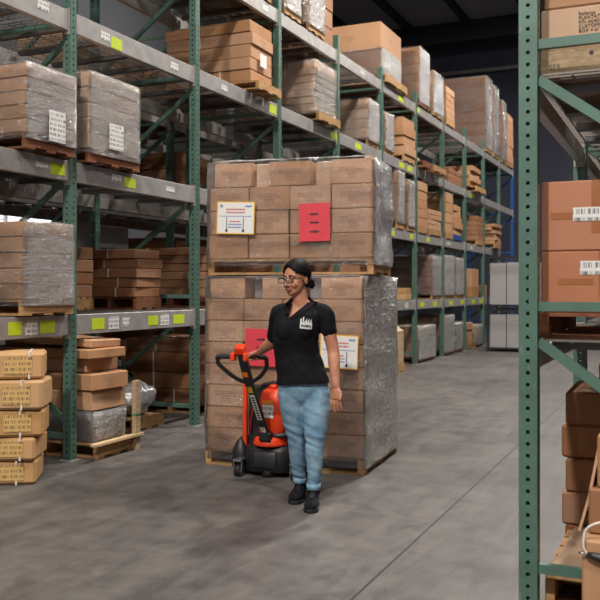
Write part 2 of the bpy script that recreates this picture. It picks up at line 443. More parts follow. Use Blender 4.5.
# stickers on the long rack's beams: (level index) -> list of (Y, kind, width, height, dz)
TG = {0: [(5.02, 'lime', .14, .1, 0), (5.20, 'label', .13, .12, 0), (5.38, 'lime', .17, .1, 0), (6.02, 'lime', .17, .095, 0), (6.24, 'label', .15, .11, 0), (6.42, 'label', .10, .08, 0),
          (6.85, 'lime', .16, .09, 0), (7.05, 'label', .15, .1, 0), (7.30, 'lime', .2, .09, 0), (8.3, 'label', .15, .1, 0), (8.6, 'lime', .2, .09, 0), (13.0, 'lime', .2, .09, 0),
          (14.2, 'lime', .3, .09, 0), (14.9, 'label', .2, .09, 0), (15.9, 'lime', .3, .09, 0), (16.8, 'lime', .3, .09, 0), (18.1, 'lime', .3, .09, 0), (19.1, 'lime', .3, .09, 0), (20.2, 'lime', .4, .09, 0), (21.0, 'lime', .4, .09, 0)],
      1: [(5.32, 'label', .14, .05, .01), (5.50, 'lime', .17, .09, 0), (6.28, 'label', .14, .06, .02), (6.48, 'lime', .17, .09, 0), (7.15, 'label', .15, .05, .01), (14.1, 'lime', .2, .09, 0), (15.2, 'lime', .2, .09, 0), (16.3, 'lime', .2, .09, 0), (17.9, 'label', .3, .06, 0), (20.0, 'label', .3, .06, 0)],
      2: [(5.33, 'label', .13, .07, .03), (6.12, 'label', .13, .07, 0), (6.28, 'lime', .16, .1, -.02), (7.22, 'label', .14, .07, 0), (8.22, 'label', .14, .06, 0), (9.22, 'label', .14, .06, .01), (9.42, 'lime', .2, .1, 0),
          (11.40, 'lime', .26, .1, 0), (12.4, 'lime', .26, .09, 0), (14.6, 'lime', .3, .09, 0), (15.1, 'lime', .3, .09, 0), (17.0, 'label', .3, .06, 0), (20.1, 'lime', .4, .08, 0)],
      3: [(9.22, 'label', .15, .07, 0), (12.6, 'label', .2, .06, 0), (14.55, 'lime', .3, .1, 0), (15.6, 'lime', .25, .08, 0), (21.4, 'lime', .6, .09, 0)]}
for n in range(-1, 11):
    y = Y00+BAY*n
    mh, ms = (M['blue_holes'], M['blue']) if n == 10 else (M['green_holes'], M['green'])
    if n == -1: lab = 'green perforated rack frame beyond the left edge of the view'
    elif n == 10: lab = 'blue perforated rack frame ending the long rack'
    else: lab = 'green perforated rack frame, %s from the left in the long rack' % ORD[n]
    make_frame(-4.6, -5.85, y, TOP, mh, ms, lab, 'frames of the long rack', flip=(n == 0))
LVN = ['first', 'second', 'third', 'top']
for n in range(-1, 10):
    ya, yb = Y00+BAY*n, Y00+BAY*(n+1)
    where = 'left of the first green frame' if n < 0 else 'between %s and %s frames of long rack' % (ORD[n], ORD[n+1])
    for li, z in enumerate(LV):
        if n == 9 and li < 2: continue
        tg = [q for q in TG[li] if ya+.1 < q[0] < yb-.1]
        beam(-4.6, ya, yb, z, 'front beam of %s shelf, %s' % (LVN[li], where), 'front beams of the long rack', 1, tags=tg)
        beam(-5.85, ya, yb, z, 'rear beam of %s shelf, %s' % (LVN[li], where), 'rear beams of the long rack', -1)
        deck((ya+yb)/2, -4.64, z, 'wire deck of %s shelf, %s' % (LVN[li], where), 'wire decks of the long rack')
# rear rack, back to back with the long one
for n in range(0, 7):
    y = Y00+BAY*n
    make_frame(-6.15, -7.4, y, TOP, M['green_holes'], M['green'], 'dark green frame of the rear rack, %s from the left' % ORD[n], 'frames of the rear rack')
for n in range(0, 6):
    ya, yb = Y00+BAY*n, Y00+BAY*(n+1)
    where = 'between %s and %s rear rack frames' % (ORD[n], ORD[n+1])
    for li, z in enumerate(LV[:3]):
        beam(-6.15, ya, yb, z, 'grey near beam of %s shelf, %s' % (LVN[li], where), 'near beams of the rear rack', 1)
        if n < 5:
            beam(-7.4, ya, yb, z, 'grey far beam of %s shelf, %s' % (LVN[li], where), 'far beams of the rear rack', -1)
            deck((ya+yb)/2, -6.19, z, 'wire deck of %s shelf, %s' % (LVN[li], where), 'wire decks of the rear rack')
# right rack
RLV = [1.17, 2.325, 3.55]
RY = 3.82
for n in range(0, 5):
    lab = 'green perforated rack frame at the near end of right rack' if n == 0 else 'green rack frame inside the right rack, %s from the near end' % ORD[n]
    make_frame(-.622, .63, RY+BAY*n, TOP, M['green_holes'], M['green'], lab, 'frames of the right rack')
for n in range(0, 4):
    ya, yb = RY+BAY*n, RY+BAY*(n+1)
    for li, z in enumerate(RLV):
        w = 'in bay %s from the near end of right rack' % ORD[n]
        beam(-.622, ya, yb, z, 'grey aisle-side beam of %s shelf, %s' % (LVN[li], w), 'aisle-side beams of the right rack', -1, h=.12)
        beam(.63, ya, yb, z, 'grey outer beam of %s shelf, %s' % (LVN[li], w), 'outer beams of the right rack', 1, h=.12)
        deck((ya+yb)/2, -.582, z, 'wire deck of %s shelf, %s' % (LVN[li], w), 'wire decks of the right rack', -1)

# ------------------------------------------------------------------ pallets, cartons, film
def pallet(x0, x1, y0, y1, z, label, mat='wood', group='wooden pallets', h=.12, rz=0, piv=None, parts=False, label_tail=True):
    cx, cy = (x0+x1)/2, (y0+y1)/2
    W, D = (x1-x0)/2, (y1-y0)/2
    if piv is not None:
        v = Matrix.Rotation(rz, 3, 'Z') @ Vector((cx-piv[0], cy-piv[1], 0)); cx, cy = piv[0]+v.x, piv[1]+v.y
    def top():
        b = MB(); k = max(4, int(2*D/.15)); s = 2*D/k
        for j in range(k): b.box(-W, W, -D+j*s+.012, -D+(j+1)*s-.012, h-.018, h)
        return b
    def bot():
        b = MB()
        for a, c in ((-D, -D+.1), (-.05, .05), (D-.1, D)): b.box(-W, W, a, c, 0, .016)
        return b
    def stringer(j):
        b = MB(); xx = (-W+.02, 0, W-.02)[j]
        b.box(xx-.02, xx+.02, -D, D, .016, h-.018); return b
    m = M[mat]
    if parts:
        e = empty('wooden_pallet', (cx, cy, z), rz)
        top().build('top_boards', m, e); bot().build('bottom_boards', m, e)
        for j in range(3): stringer(j).build('stringer', m, e)
    else:
        b = top(); o = bot()
        for src in [o]+[stringer(j) for j in range(3)]:
            k = len(b.v); b.v += src.v; b.f += [tuple(i+k for i in f) for f in src.f]; b.m += src.m; b.uv += src.uv; b.sm += src.sm
        e = b.build('wooden_pallet', m, None, (cx, cy, z), rz)
    return tag(e, label, 'pallet', group)

NCART = [0]
def carton(cx, cy, z, w, d, h, label, group, mat='carton', rz=0, strap=None, bevel=.006, name='carton', tilt=(0, 0), sag=0, lab=None, seam=True):
    """stands on z; w along x, d along y"""
    NCART[0] += 1
    b = MB(); b.box(-w/2, w/2, -d/2, d/2, 0, h)
    if sag:
        for i, v in enumerate(b.v):
            q = Vector((v[0]+cx, v[1]+cy, v[2]))*3
            b.v[i] = (v[0]+sag*noise.noise(q), v[1]+sag*noise.noise(q+Vector((9, 0, 0))), v[2])
    o = b.build(name, M[mat], None, (cx, cy, z), rz, bevel)
    o.rotation_euler[0], o.rotation_euler[1] = tilt
    tag(o, label, 'carton', group)
    if strap is not None:
        for u in (strap if isinstance(strap, (list, tuple)) else [strap]):
            s = MB(); r = .004; x = u*w
            s.box(x-.007, x+.007, -d/2-r, -d/2, 0, h+r); s.box(x-.007, x+.007, d/2, d/2+r, 0, h+r); s.box(x-.007, x+.007, -d/2, d/2, h, h+r)
            s.build('strap', M['strap'], o)
    if lab:   # paper label on the aisle (+x) or near (-y) face: (face, u, v, w, h, mat)
        for (fc, u, v, lw, lh, lm) in lab:
            s = MB()
            if fc == 'x': s.box(w/2+.034, w/2+.036, u-lw/2, u+lw/2, v-lh/2, v+lh/2)
            else: s.box(u-lw/2, u+lw/2, -d/2-.003, -d/2-.001, v-lh/2, v+lh/2)
            s.build('paper_label', M[lm], o)
    return o

def wrap(x0, x1, y0, y1, z0, z1, label, mat='film', rz=0, piv=None, off=.014, amp=.012, group='stretch wrap on pallet loads', top=True, name='stretch_wrap', pinch=0, near=None):
    cx, cy = (x0+x1)/2, (y0+y1)/2; W, D = (x1-x0)/2+off, (y1-y0)/2+off
    if piv is not None:
        v = Matrix.Rotation(rz, 3, 'Z') @ Vector((cx-piv[0], cy-piv[1], 0)); cx, cy = piv[0]+v.x, piv[1]+v.y
    b = MB(); st = .06
    nx, ny, nz = max(3, int(2*W/st)), max(3, int(2*D/st)), max(4, int((z1-z0)/st))
    ring = [(-W+2*W*i/nx, -D, 0, -1) for i in range(nx)]+[(W, -D+2*D*i/ny, 1, 0) for i in range(ny)] + \
           [(W-2*W*i/nx, D, 0, 1) for i in range(nx)]+[(-W, D-2*D*i/ny, -1, 0) for i in range(ny)]
    n = len(ring); sd = cx*7.3+cy*3.1+z0
    for k in range(nz+1):
        z = (z1-z0)*k/nz
        for (x, y, ax, ay) in ring:
            q = Vector((x*2.2+sd, y*2.2, z*5.5)); a = amp*(noise.noise(q)+.6*noise.noise(q*2.7))
            cr = .012 if (abs(abs(x)-W) < 1e-6 and abs(abs(y)-D) < 1e-6) else 0
            a = max(a, -off*.75)
            pz = 1-pinch*max(0, (z/(z1-z0)-.75)*4)**2 if pinch else 1
            b.v.append(((x+ax*a-(cr if x > 0 else -cr)*(1 if cr else 0))*pz, (y+ay*a-(cr if y > 0 else -cr)*(1 if cr else 0))*pz, z))
    for k in range(nz):
        for j in range(n):
            a, c = k*n+j, k*n+(j+1) % n
            b.f.append((a, c, c+n, a+n)); b.m.append(1 if (j < nx or nx+ny <= j < 2*nx+ny) else 0); b.sm.append(True); b.uv.append([(0, 0)]*4)
    if top:
        # crumpled film folded over the upper edge
        base = nz*n; i0 = len(b.v)
        for (x, y, ax, ay) in ring:
            q = Vector((x*9+sd, y*9, 0)); r = 1-.16-.06*noise.noise(q)
            b.v.append((x*r, y*r, (z1-z0)+.012+.02*abs(noise.noise(q*1.7))))
        for j in range(n):
            a, c = base+j, base+(j+1) % n
            b.f.append((a, c, i0+(j+1) % n, i0+j)); b.m.append(0); b.sm.append(True); b.uv.append([(0, 0)]*4)
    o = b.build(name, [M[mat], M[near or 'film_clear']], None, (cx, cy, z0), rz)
    return tag(o, label, 'stretch wrap', group)

def load(desc, lv, xb, xf, y0, y1, zt, rows, mat='carton', nx=1, ny=1, pal='wood', wr=None, strap=False, jit=.006, grp=None, lab=None, ph=.12, rot=0, taper=0, wz=None, sag=0, pext=0):
    """desc must read well after 'of the' and after 'under the'"""
    z0 = ([0]+[z+.011 for z in LV])[lv] if isinstance(lv, int) else lv
    g = 'cartons of the '+desc
    z = z0
    if pal:
        pallet(xb, xf+pext, y0-.0, y1+pext*.4, z0, 'pallet under '+desc, pal, h=ph); z += ph
    hs = rows if isinstance(rows, list) else [1]*rows
    tot = sum(hs); H = zt-z; nr = len(hs); zb = z+.002
    for r in range(nr-1, -1, -1):            # hs listed from the top down
        h = H*hs[r]/tot
        if h < 0: print('NEG', desc)
        first = ORD[r]+' from top' if r else 'topmost'
        jr = random.uniform(-jit, jit); jy = random.uniform(-jit, jit)
        tp = taper*(nr-1-r)/max(1, nr-1)
        W, D = (xf-xb)-tp, (y1-y0)-tp
        for i in range(nx):
            for k in range(ny):
                if k > 0 and i < nx-1: continue       # only the near face and the aisle face show
                w, d = W/nx, D/ny
                cx = xb+tp/2+(i+.5)*w+jr; cy = y0+tp/2+(k+.5)*d+jy
                lb = 'carton %s, %s' % (first, desc)
                st = None
                if strap: st = [random.uniform(-.2, .2)] if strap == 1 else [-.3+random.uniform(-.04, .04), .28+random.uniform(-.04, .04)]
                pl = [q[1:] for q in (lab or []) if q[0] == r and i == nx-1 and k == 0]
                carton(cx, cy, zb, w-.006, d-.006, h-.006, lb, g, mat, random.uniform(-1, 1)*jit*1.5, st, .005, lab=pl or None, sag=sag)
        zb += h
    if wr:
        za = wz if wz is not None else (z0+ph*.6 if pal else z0)
        wrap(xb, xf, y0, y1, za, zt+.004, 'film around '+desc, wr, off=.014+jit)

# --- long rack, floor level
load('big dark cartons on the floor beside the wrapped pair', 0, -5.95, -4.76, 8.34, 9.3, .84, [.8, 1.2, 1, .8], 'carton_dark', strap=1, ph=.12)
load('plastic-wrapped white load on floor behind sixth frame', 0, -5.6, -4.62, 15.72, 16.9, .69, 2, 'carton_pale', wr='film_heavy', jit=.03)
load('wrapped load with tan top on floor behind seventh frame', 0, -5.6, -4.62, 17.6, 18.5, .84, [.7, 1, 1], 'carton', wr='film_heavy', jit=.02)
load('dark wrapped load on floor before eighth frame', 0, -5.6, -4.62, 18.62, 19.28, .66, 2, 'carton_grey', wr='film', jit=.02)
load('tan cartons on floor past eighth frame', 0, -5.6, -4.62, 19.6, 20.3, .62, 3, 'carton_tan', jit=.03)
load('white bagged load on floor before ninth frame', 0, -5.6, -4.62, 20.6, 21.25, .54, 2, 'carton_pale', wr='film_heavy', jit=.03)
load('dark carton stack on floor behind fifth frame', 0, -5.75, -5.2, 13.9, 15.3, .98, 3, 'carton_dark')
load('dark carton stack on floor behind fourth frame', 0, -5.75, -4.7, 11.9, 13.2, .95, 3, 'carton_dark')
# --- first shelf
load('wrapped load at left edge on first shelf', 1, -5.68, -4.50, 5.02, 5.60, 1.91, 5, 'carton_tan', wr='film', jit=.006, pal='wood')
load('strapped flat cartons nearest on first shelf, second bay', 1, -5.5, -4.86, 6.99, 7.42, 1.79, 5, 'carton_dark', strap=1, jit=.02, pal='wood_red')
load('carton column on first shelf behind the nearest upright', 1, -5.7, -5.22, 6.42, 6.8, 1.80, 4, 'carton_dark', jit=.01)
load('white-strapped flat cartons on first shelf beside second upright', 1, -5.75, -4.7, 8.15, 8.75, 1.86, 6, 'carton_dark', strap=2, jit=.012, pal='wood_red')
load('dark cartons on first shelf behind the double load', 1, -5.75, -4.75, 9.9, 10.9, 2.05, 5, 'carton_dark')
load('dark cartons on first shelf left of fourth frame', 1, -5.75, -4.75, 11.8, 13.0, 2.1, 5, 'carton_dark')
load('low yellowish cartons on first shelf left of sixth frame', 1, -5.1, -4.62, 14.9, 15.35, 1.42, 2, 'carton_yellow', pal=None)
load('dark brown cartons on first shelf behind fifth frame', 1, -5.8, -5.2, 14.0, 15.3, 2.05, 5, 'carton_dark')
load('grey-wrapped brown cartons on first shelf after sixth frame', 1, -5.7, -4.58, 16.62, 17.33, 2.06, 7, 'carton_dark', wr='film', jit=.004)
load('narrow wrapped stack on first shelf at seventh frame', 1, -5.7, -4.58, 17.56, 18.4, 2.10, 4, 'carton_pale', wr='film_heavy')
load('tall wrapped stack on first shelf before eighth frame', 1, -5.7, -4.58, 18.58, 19.28, 2.08, 5, 'carton_pale', wr='film_heavy')
load('open brown carton stack on first shelf past eighth frame', 1, -5.5, -4.6, 20.1, 20.85, 1.88, [1.6, .8], 'carton_tan', pal=None)
load('small tan cartons on first shelf at ninth frame', 1, -5.4, -4.6, 21.5, 22.0, 1.5, 2, 'carton_tan', pal=None)
# --- second shelf
load('wrapped load at left edge on second shelf', 2, -5.64, -4.48, 5.03, 5.60, 3.09, 5, 'carton_tan', wr='film', strap=1, jit=.006, pal='wood_red', lab=[(3, 'x', .03, -.02, .19, .24, 'label')])
load('wrapped load right of the nearest upright on second shelf', 2, -5.6, -4.50, 5.80, 6.52, 3.20, 5, 'carton_pale', wr='film', jit=.004, pal='wood_red', lab=[(3, 'x', -.03, 0, .2, .22, 'label')])
load('glossy wrapped stack on second shelf after fifth frame', 2, -5.3, -4.56, 14.3, 14.72, 3.45, 4, 'carton_tan', wr='film', ph=.16)
load('hazy wrapped stack on second shelf before sixth frame', 2, -5.3, -4.56, 14.93, 15.36, 3.36, 4, 'carton_tan', wr='film_heavy', ph=.13)
load('plain tan stack on second shelf at sixth frame', 2, -5.3, -4.56, 15.62, 16.2, 3.42, 5, 'carton', pal='wood')
load('low tan cartons on second shelf before seventh frame', 2, -5.1, -4.56, 16.38, 17.25, 2.96, 4, 'carton', pal='wood')
load('tall plain cartons on second shelf at seventh frame', 2, -5.7, -4.56, 17.66, 18.2, 3.42, 4, 'carton', pal='wood')
load('shorter tan cartons on second shelf after seventh frame', 2, -5.5, -4.56, 18.3, 18.98, 3.22, 5, 'carton', jit=.03, pal='wood_blue')
load('brown cartons on second shelf before ninth frame', 2, -5.6, -4.56, 20.5, 21.2, 3.15, 5, 'carton_dark')
load('flared flat cartons on second shelf at ninth frame', 2, -5.5, -4.5, 22.3, 23.1, 3.08, 6, 'carton', jit=.05)
# --- third shelf
load('flat brown cartons on third shelf past second upright', 3, -5.66, -4.52, 8.74, 9.30, 4.47, [1, 1, 1.1, 1, 1], 'carton_tan', strap=1, jit=.012, pext=.1, ph=.1, lab=[(2, 'x', -.02, -.0, .17, .15, 'white')])
load('leaning pale cartons on third shelf behind third upright', 3, -5.64, -4.55, 10.66, 11.42, 4.48, 7, 'carton_pale', strap=1, jit=.01, wr='film_clear', pext=.06)
load('wrapped load on third shelf before fifth frame', 3, -5.55, -4.58, 12.85, 13.38, 4.40, 4, 'carton_pale', wr='film_heavy', jit=.01)
load('wrapped narrow load on third shelf behind fifth frame', 3, -5.4, -4.6, 13.75, 14.22, 4.36, 4, 'carton_pale', wr='film', jit=.01)
load('tan staggered cartons on third shelf before sixth frame', 3, -5.3, -4.56, 14.7, 15.35, 4.46, 4, 'carton', jit=.04)
load('brown flat cartons on third shelf behind eighth frame', 3, -5.55, -4.6, 18.0, 19.1, 3.98, 3, 'carton_dark', pal=None)
load('tan cartons on third shelf past eighth frame', 3, -5.5, -4.56, 19.95, 20.9, 4.28, 4, 'carton_tan', jit=.03, pext=.12)
# --- top shelf
load('wrapped grey load on top shelf left of third upright', 4, -5.5, -4.56, 8.35, 9.35, 5.9, 5, 'carton_pale', wr='film')
load('wrapped load on top shelf right of third upright', 4, -5.4, -4.56, 9.75, 10.22, 5.75, 4, 'carton_pale', wr='film_heavy')
load('silvery wrapped load on top shelf before fourth upright', 4, -5.4, -4.56, 10.48, 11.02, 5.8, 4, 'carton_pale', wr='film_heavy')
load('unwrapped brown cartons on top shelf behind fourth upright', 4, -5.6, -4.75, 11.2, 11.8, 5.7, 3, 'carton_dark')
load('half-wrapped huge tan cartons on top shelf', 4, -5.74, -4.62, 13.62, 14.72, 5.84, [1.1, 1], 'carton_tan', nx=1, ny=1, pext=.1, ph=.13)
wrap(-5.74, -4.62, 13.62, 14.72, 4.9, 5.42, 'lower stretch film around the half-wrapped huge tan cartons', 'film_heavy', top=False)
load('five-layer wrapped load on top shelf after sixth frame', 4, -5.6, -4.55, 15.60, 16.30, 5.92, 6, 'carton_tan', wr='film_heavy', pal='wood_red')
load('tall brown and grey wrapped load on top shelf', 4, -5.5, -4.55, 16.58, 17.34, 5.70, 5, 'carton', wr='film', jit=.01)
load('narrow tan cartons on top shelf past seventh frame', 4, -5.4, -4.55, 17.62, 18.3, 5.62, 5, 'carton', jit=.01)
load('big brown shiny-edged load near far end of top shelf', 4, -5.8, -4.55, 21.48, 22.2, 6.70, 6, 'carton_dark', wr='film', ph=.12)
load('second shiny-edged load near far end of top shelf', 4, -5.6, -4.55, 22.4, 23.05, 6.66, 6, 'carton_dark', wr='film')
load('third shiny-edged load near far end of top shelf', 4, -5.6, -4.55, 23.5, 24.1, 6.5, 6, 'carton_dark', wr='film')
load('last plain tan load at far end of top shelf', 4, -5.6, -4.55, 24.3, 25.15, 6.3, 6, 'carton', jit=.01)
# --- rear rack
for k, (n, li, a, w, h, rr, mt) in enumerate([(0, 1, .15, 1.0, .66, 3, 'carton_dark'), (1, 1, .1, 1.1, .95, 3, 'carton_grey'), (2, 1, .3, 1.1, .9, 3, 'carton_dark'), (3, 1, .3, 1.2, .7, 3, 'carton_dark'),
                           (0, 2, .5, 1.0, .5, 2, 'carton'), (1, 2, .2, 1.2, .72, 3, 'carton_dark'), (2, 2, .3, 1.0, .8, 3, 'carton_dark'), (3, 2, .3, 1.0, .8, 3, 'carton_dark'),
                           (1, 3, .4, 1.1, .8, 3, 'carton_pale'), (2, 3, .2, 1.2, .7, 3, 'carton_dark'), (0, 0, .2, 1.3, .8, 2, 'carton_dark'), (1, 0, .2, 1.4, .9, 2, 'carton_dark'),
                           (2, 0, .2, 1.4, .9, 2, 'carton_dark'), (4, 0, .2, 1.4, .9, 2, 'carton_dark'), (4, 1, .2, 1.4, .8, 2, 'carton_dark')]):
    ya = Y00+BAY*n+a; z0 = ([0]+[z+.011 for z in LV])[li]
    lvn = 'floor' if li == 0 else LVN[li-1]+' shelf'
    load('dark load on the %s of rear rack, %s bay' % (lvn, ORD[n]), li, -7.3, -6.25, ya, ya+w, z0+h, rr, mt, pal='wood_red')

#==PARTB==
# ------------------------------------------------------------------ the double stacked load in the aisle
AR = R(4.4)
def loc2(px, py, ox, oy, a=AR):
    return ox+math.cos(a)*px-math.sin(a)*py, oy+math.sin(a)*px+math.cos(a)*py
def stacked(ox, oy, z0, W, D, heights, top_cols, desc, cols=4, rows=3, ph=.12, a=AR):
    cx, cy = loc2(W/2, D/2, ox, oy, a)
    e = empty('wooden_pallet', (cx, cy, z0), a)
    tag(e, 'pale wooden pallet carrying the '+desc, 'pallet')
    w, d = W/2, D/2
    b = MB()
    for j in range(8): b.box(-w, w, -d+2*d*j/8+.01, -d+2*d*(j+1)/8-.01, ph-.02, ph)
    b.build('top_boards', M['wood'], e)
    b = MB()
    for p, q in ((-d, -d+.1), (-.05, .05), (d-.1, d)): b.box(-w, w, p, q, 0, .018)
    b.build('bottom_boards', M['wood'], e)
    for x in (-w+.025, 0, w-.025):
        b = MB(); b.box(x-.025, x+.025, -d, d, .018, ph-.02); b.build('stringer', M['wood'], e)
    z = z0+ph+.002; n = len(heights)
    zs = []
    for r in range(n-1, -1, -1):
        h = heights[r]; zs.append((r, z, h)); z += h
    for r, zb, h in zs:
        lay = 'top layer' if r == 0 else ORD[r]+' layer down'
        cc = top_cols if r == 0 else [(i*W/cols, (i+1)*W/cols) for i in range(cols)]
        for i, (u0, u1) in enumerate(cc):
            dx = random.uniform(-.006, .006); dy = random.uniform(0, .012)
            px, py = loc2((u0+u1)/2+dx, D/rows/2+dy, ox, oy, a)
            carton(px, py, zb, u1-u0-.006, D/rows-.01, h-.005, 'printed carton, %s, %s from left, near face of %s' % (lay, ORD[i], desc), 'cartons of the '+desc, 'carton_print', a+random.uniform(-.012, .012), bevel=.006)
        for k in range(1, rows):
            px, py = loc2(W-W/cols/2, D/rows*(k+.5), ox, oy, a)
            carton(px, py, zb, W/cols-.006, D/rows-.01, h-.005, 'carton, %s, %s back on aisle side of %s' % (lay, ORD[k], desc), 'cartons of the '+desc, 'carton_print', a+random.uniform(-.012, .012), bevel=.006)
    return z
LO = (-3.515, 6.01); UO = (-3.475, 5.985)
zt = stacked(LO[0], LO[1], .0, 1.31, 1.06, [.168]+[.171]*7, [(.03, .34), (.48, .80), (.96, 1.29)], 'lower load', ph=.125)
# inner cartons seen through the gaps of the top layers
for (ox, oy, u, zz, h, ds) in ((LO[0], LO[1], .41, zt-.168, .16, 'lower load, in its left gap'), (LO[0], LO[1], .88, zt-.168, .16, 'lower load, in its right gap')):
    px, py = loc2(u, .30, ox, oy); carton(px, py, zz, .10, .3, h, 'recessed dark carton in top layer of '+ds, 'recessed cartons', 'carton_grey', AR)
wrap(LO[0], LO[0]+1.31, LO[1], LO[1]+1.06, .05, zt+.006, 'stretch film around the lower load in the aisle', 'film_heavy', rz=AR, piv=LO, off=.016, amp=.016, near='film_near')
z1 = zt+.02
UA = R(8); UD = .72
zu = stacked(UO[0], UO[1], z1, 1.335, UD, [.192, .186, .186, .192], [(.05, .37), (.50, .84), (1.0, 1.325)], 'upper load', ph=.125, a=UA)
for u, ds in ((.435, 'upper load, in its left gap'), (.925, 'upper load, in its right gap')):
    px, py = loc2(u, .25, UO[0], UO[1], UA); carton(px, py, zu-.192, .12, .34, .185, 'recessed pale carton in top layer of '+ds, 'recessed cartons', 'carton_pale', UA)
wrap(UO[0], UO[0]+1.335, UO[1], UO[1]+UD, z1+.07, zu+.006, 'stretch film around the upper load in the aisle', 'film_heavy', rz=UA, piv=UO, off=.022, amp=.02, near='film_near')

def placard(ox, oy, a, u0, u1, z0, z1, kind, label, rot=0):
    """sheet taped on the near face"""
    cx, cy = loc2((u0+u1)/2, -.036, ox, oy, a)
    e = empty('taped_sheet', (cx, cy, (z0+z1)/2), a); e.rotation_euler[1] = rot
    tag(e, label, 'sheet of paper')
    w, h = (u1-u0)/2, (z1-z0)/2
    def rect(x0, x1, q0, q1, m, nm, k):
        b = MB(); b.box(x0*w, x1*w, -.0008-k*.0004, -.0004-k*.0004+.0003, q0*h, q1*h); b.build(nm, M[m], e)
    if kind == 'red':
        rect(-1, 1, -1, 1, 'redpaper', 'paper', 0)
        for q in (.42, -.02, -.5):
            b = MB()
            for k in range(7): b.box((-.26+k*.075)*w, (-.20+k*.075)*w, -.0016, -.0012, (q-.045-.02*(k % 2))*h, (q+.05+.03*((k*3) % 2))*h)
            b.box(-.34*w, .34*w, -.0016, -.0012, (q-.012)*h, (q+.014)*h)
            b.build('printed_word', M['ink'], e)
    else:
        rect(-1, 1, -1, 1, 'yellowpaper', 'yellow_border', 0)
        rect(-.94, .94, -.93, .93, 'white', 'paper', 1)
        def marks(x0, x1, q, hh, m, nm, n):
            b = MB()
            for k in range(n):
                xa = x0+(x1-x0)*k/n
                b.box(xa*w, (xa+(x1-x0)/n*.72)*w, -.0022, -.0017, (q-hh*(1-.3*(k % 2)))*h, (q+hh*(1-.4*((k//2) % 2)))*h)
            b.build(nm, M[m], e)
        marks(-.82, -.68, .72, .09, 'ink', 'printed_mark', 3)
        marks(.52, .84, .72, .07, 'inkblue', 'printed_mark', 6)
        marks(-.5, .5, .52, .055, 'inkred', 'printed_heading', 17)
        marks(-.48, .5, .33, .055, 'inkred', 'printed_heading', 16)
        marks(-.85, .85, .1, .028, 'inkblue', 'printed_line', 30)
        for x in (-.46, .42):
            b = MB(); b.box((x-.02)*w, (x+.02)*w, -.0022, -.0017, -.82*h, .02*h); b.box((x-.06)*w, (x+.06)*w, -.0022, -.0017, -.86*h, -.72*h); b.build('printed_bracket', M['ink'], e)
        for j, q in enumerate((-.22, -.40, -.58)): marks(-.36+.06*(j == 0), .34-.06*(j == 0), q, .05, ('inkred', 'inkblue', 'inkblue')[j], 'printed_rows', 12)
placard(UO[0], UO[1], UA, .085, .40, 1.83, 2.085, 'white', 'white instruction sheet with yellow border on the upper load', R(2))
placard(UO[0], UO[1], UA, .76, 1.005, 1.765, 2.055, 'red', 'red sheet with three black words on the upper load', R(-1))
placard(LO[0], LO[1], AR, .36, .63, .80, 1.09, 'red', 'red sheet on lower load behind the woman', R(1))
placard(LO[0], LO[1], AR, .975, 1.275, .80, 1.055, 'white', 'white yellow-bordered sheet on lower load right of the woman', R(2))

# ------------------------------------------------------------------ pallet jack
M['orange'] = simple('orange_paint', (232, 66, 26), .35, 0, .06, 3)
M['blackp'] = simple('black_plastic', (30, 30, 32), .45, 0, .1, 5)
M['blackr'] = simple('black_rubber', (20, 20, 21), .7, 0, .1, 5)
M['darkp'] = simple('charcoal_plastic', (46, 47, 50), .4, 0, .08, 5)
M['chrome'] = simple('bright_steel', (180, 182, 186), .25, .9, .05)
M['ybadge'] = simple('yellow_badge', (210, 176, 48), .5)
jk = empty('pallet_jack', (-2.85, 5.78, 0), AR)
tag(jk, 'orange and black powered pallet jack under the lower load', 'pallet jack')
# base cover: rounded box by rings
def rbox(b, x0, x1, y0, y1, zs, r=.05, m=0, n=5, cap=True):
    """zs: list of (z, inset)"""
    rings = []
    for z, ins in zs:
        i = len(b.v); X0, X1, Y0, Y1 = x0+ins, x1-ins, y0+ins, y1-ins; rr = min(r, (X1-X0)/2*.99, (Y1-Y0)/2*.99)
        for cx, cy, a0 in ((X1-rr, Y0+rr, -90), (X1-rr, Y1-rr, 0), (X0+rr, Y1-rr, 90), (X0+rr, Y0+rr, 180)):
            for k in range(n):
                t = R(a0+90*k/(n-1)); b.v.append((cx+rr*math.cos(t), cy+rr*math.sin(t), z))
        rings.append(i)
    N = 4*n
    for a, c in zip(rings, rings[1:]):
        for j in range(N):
            k = (j+1) % N; b.f.append((a+j, a+k, c+k, c+j)); b.m.append(m); b.sm.append(True); b.uv.append([(0, 0)]*4)
    for ring, rev in ((rings[0], True), (rings[-1], False)):
        ids = [ring+j for j in range(N)]
        b.f.append(tuple(reversed(ids)) if rev else tuple(ids)); b.m.append(m); b.sm.append(False); b.uv.append([(0, 0)]*N)
    return b
b = MB(); rbox(b, -.195, .175, -.03, .26, [(.03, .02), (.05, 0), (.19, 0), (.225, .012), (.245, .045)], .09); b.build('base_cover', M['blackp'], jk)
b = MB(); rbox(b, -.10, .085, -.045, .06, [(.065, .012), (.08, 0), (.185, 0), (.20, .012)], .02); b.build('front_panel', M['darkp'], jk)
b = MB(); rbox(b, -.315, -.19, .02, .27, [(.05, .0), (.17, 0), (.24, .03), (.27, .055)], .05); b.build('wheel_guard', M['blackp'], jk)
b = MB(); rbox(b, .17, .30, .04, .27, [(.05, .0), (.17, 0), (.24, .03), (.27, .055)], .05); b.build('wheel_guard', M['blackp'], jk)
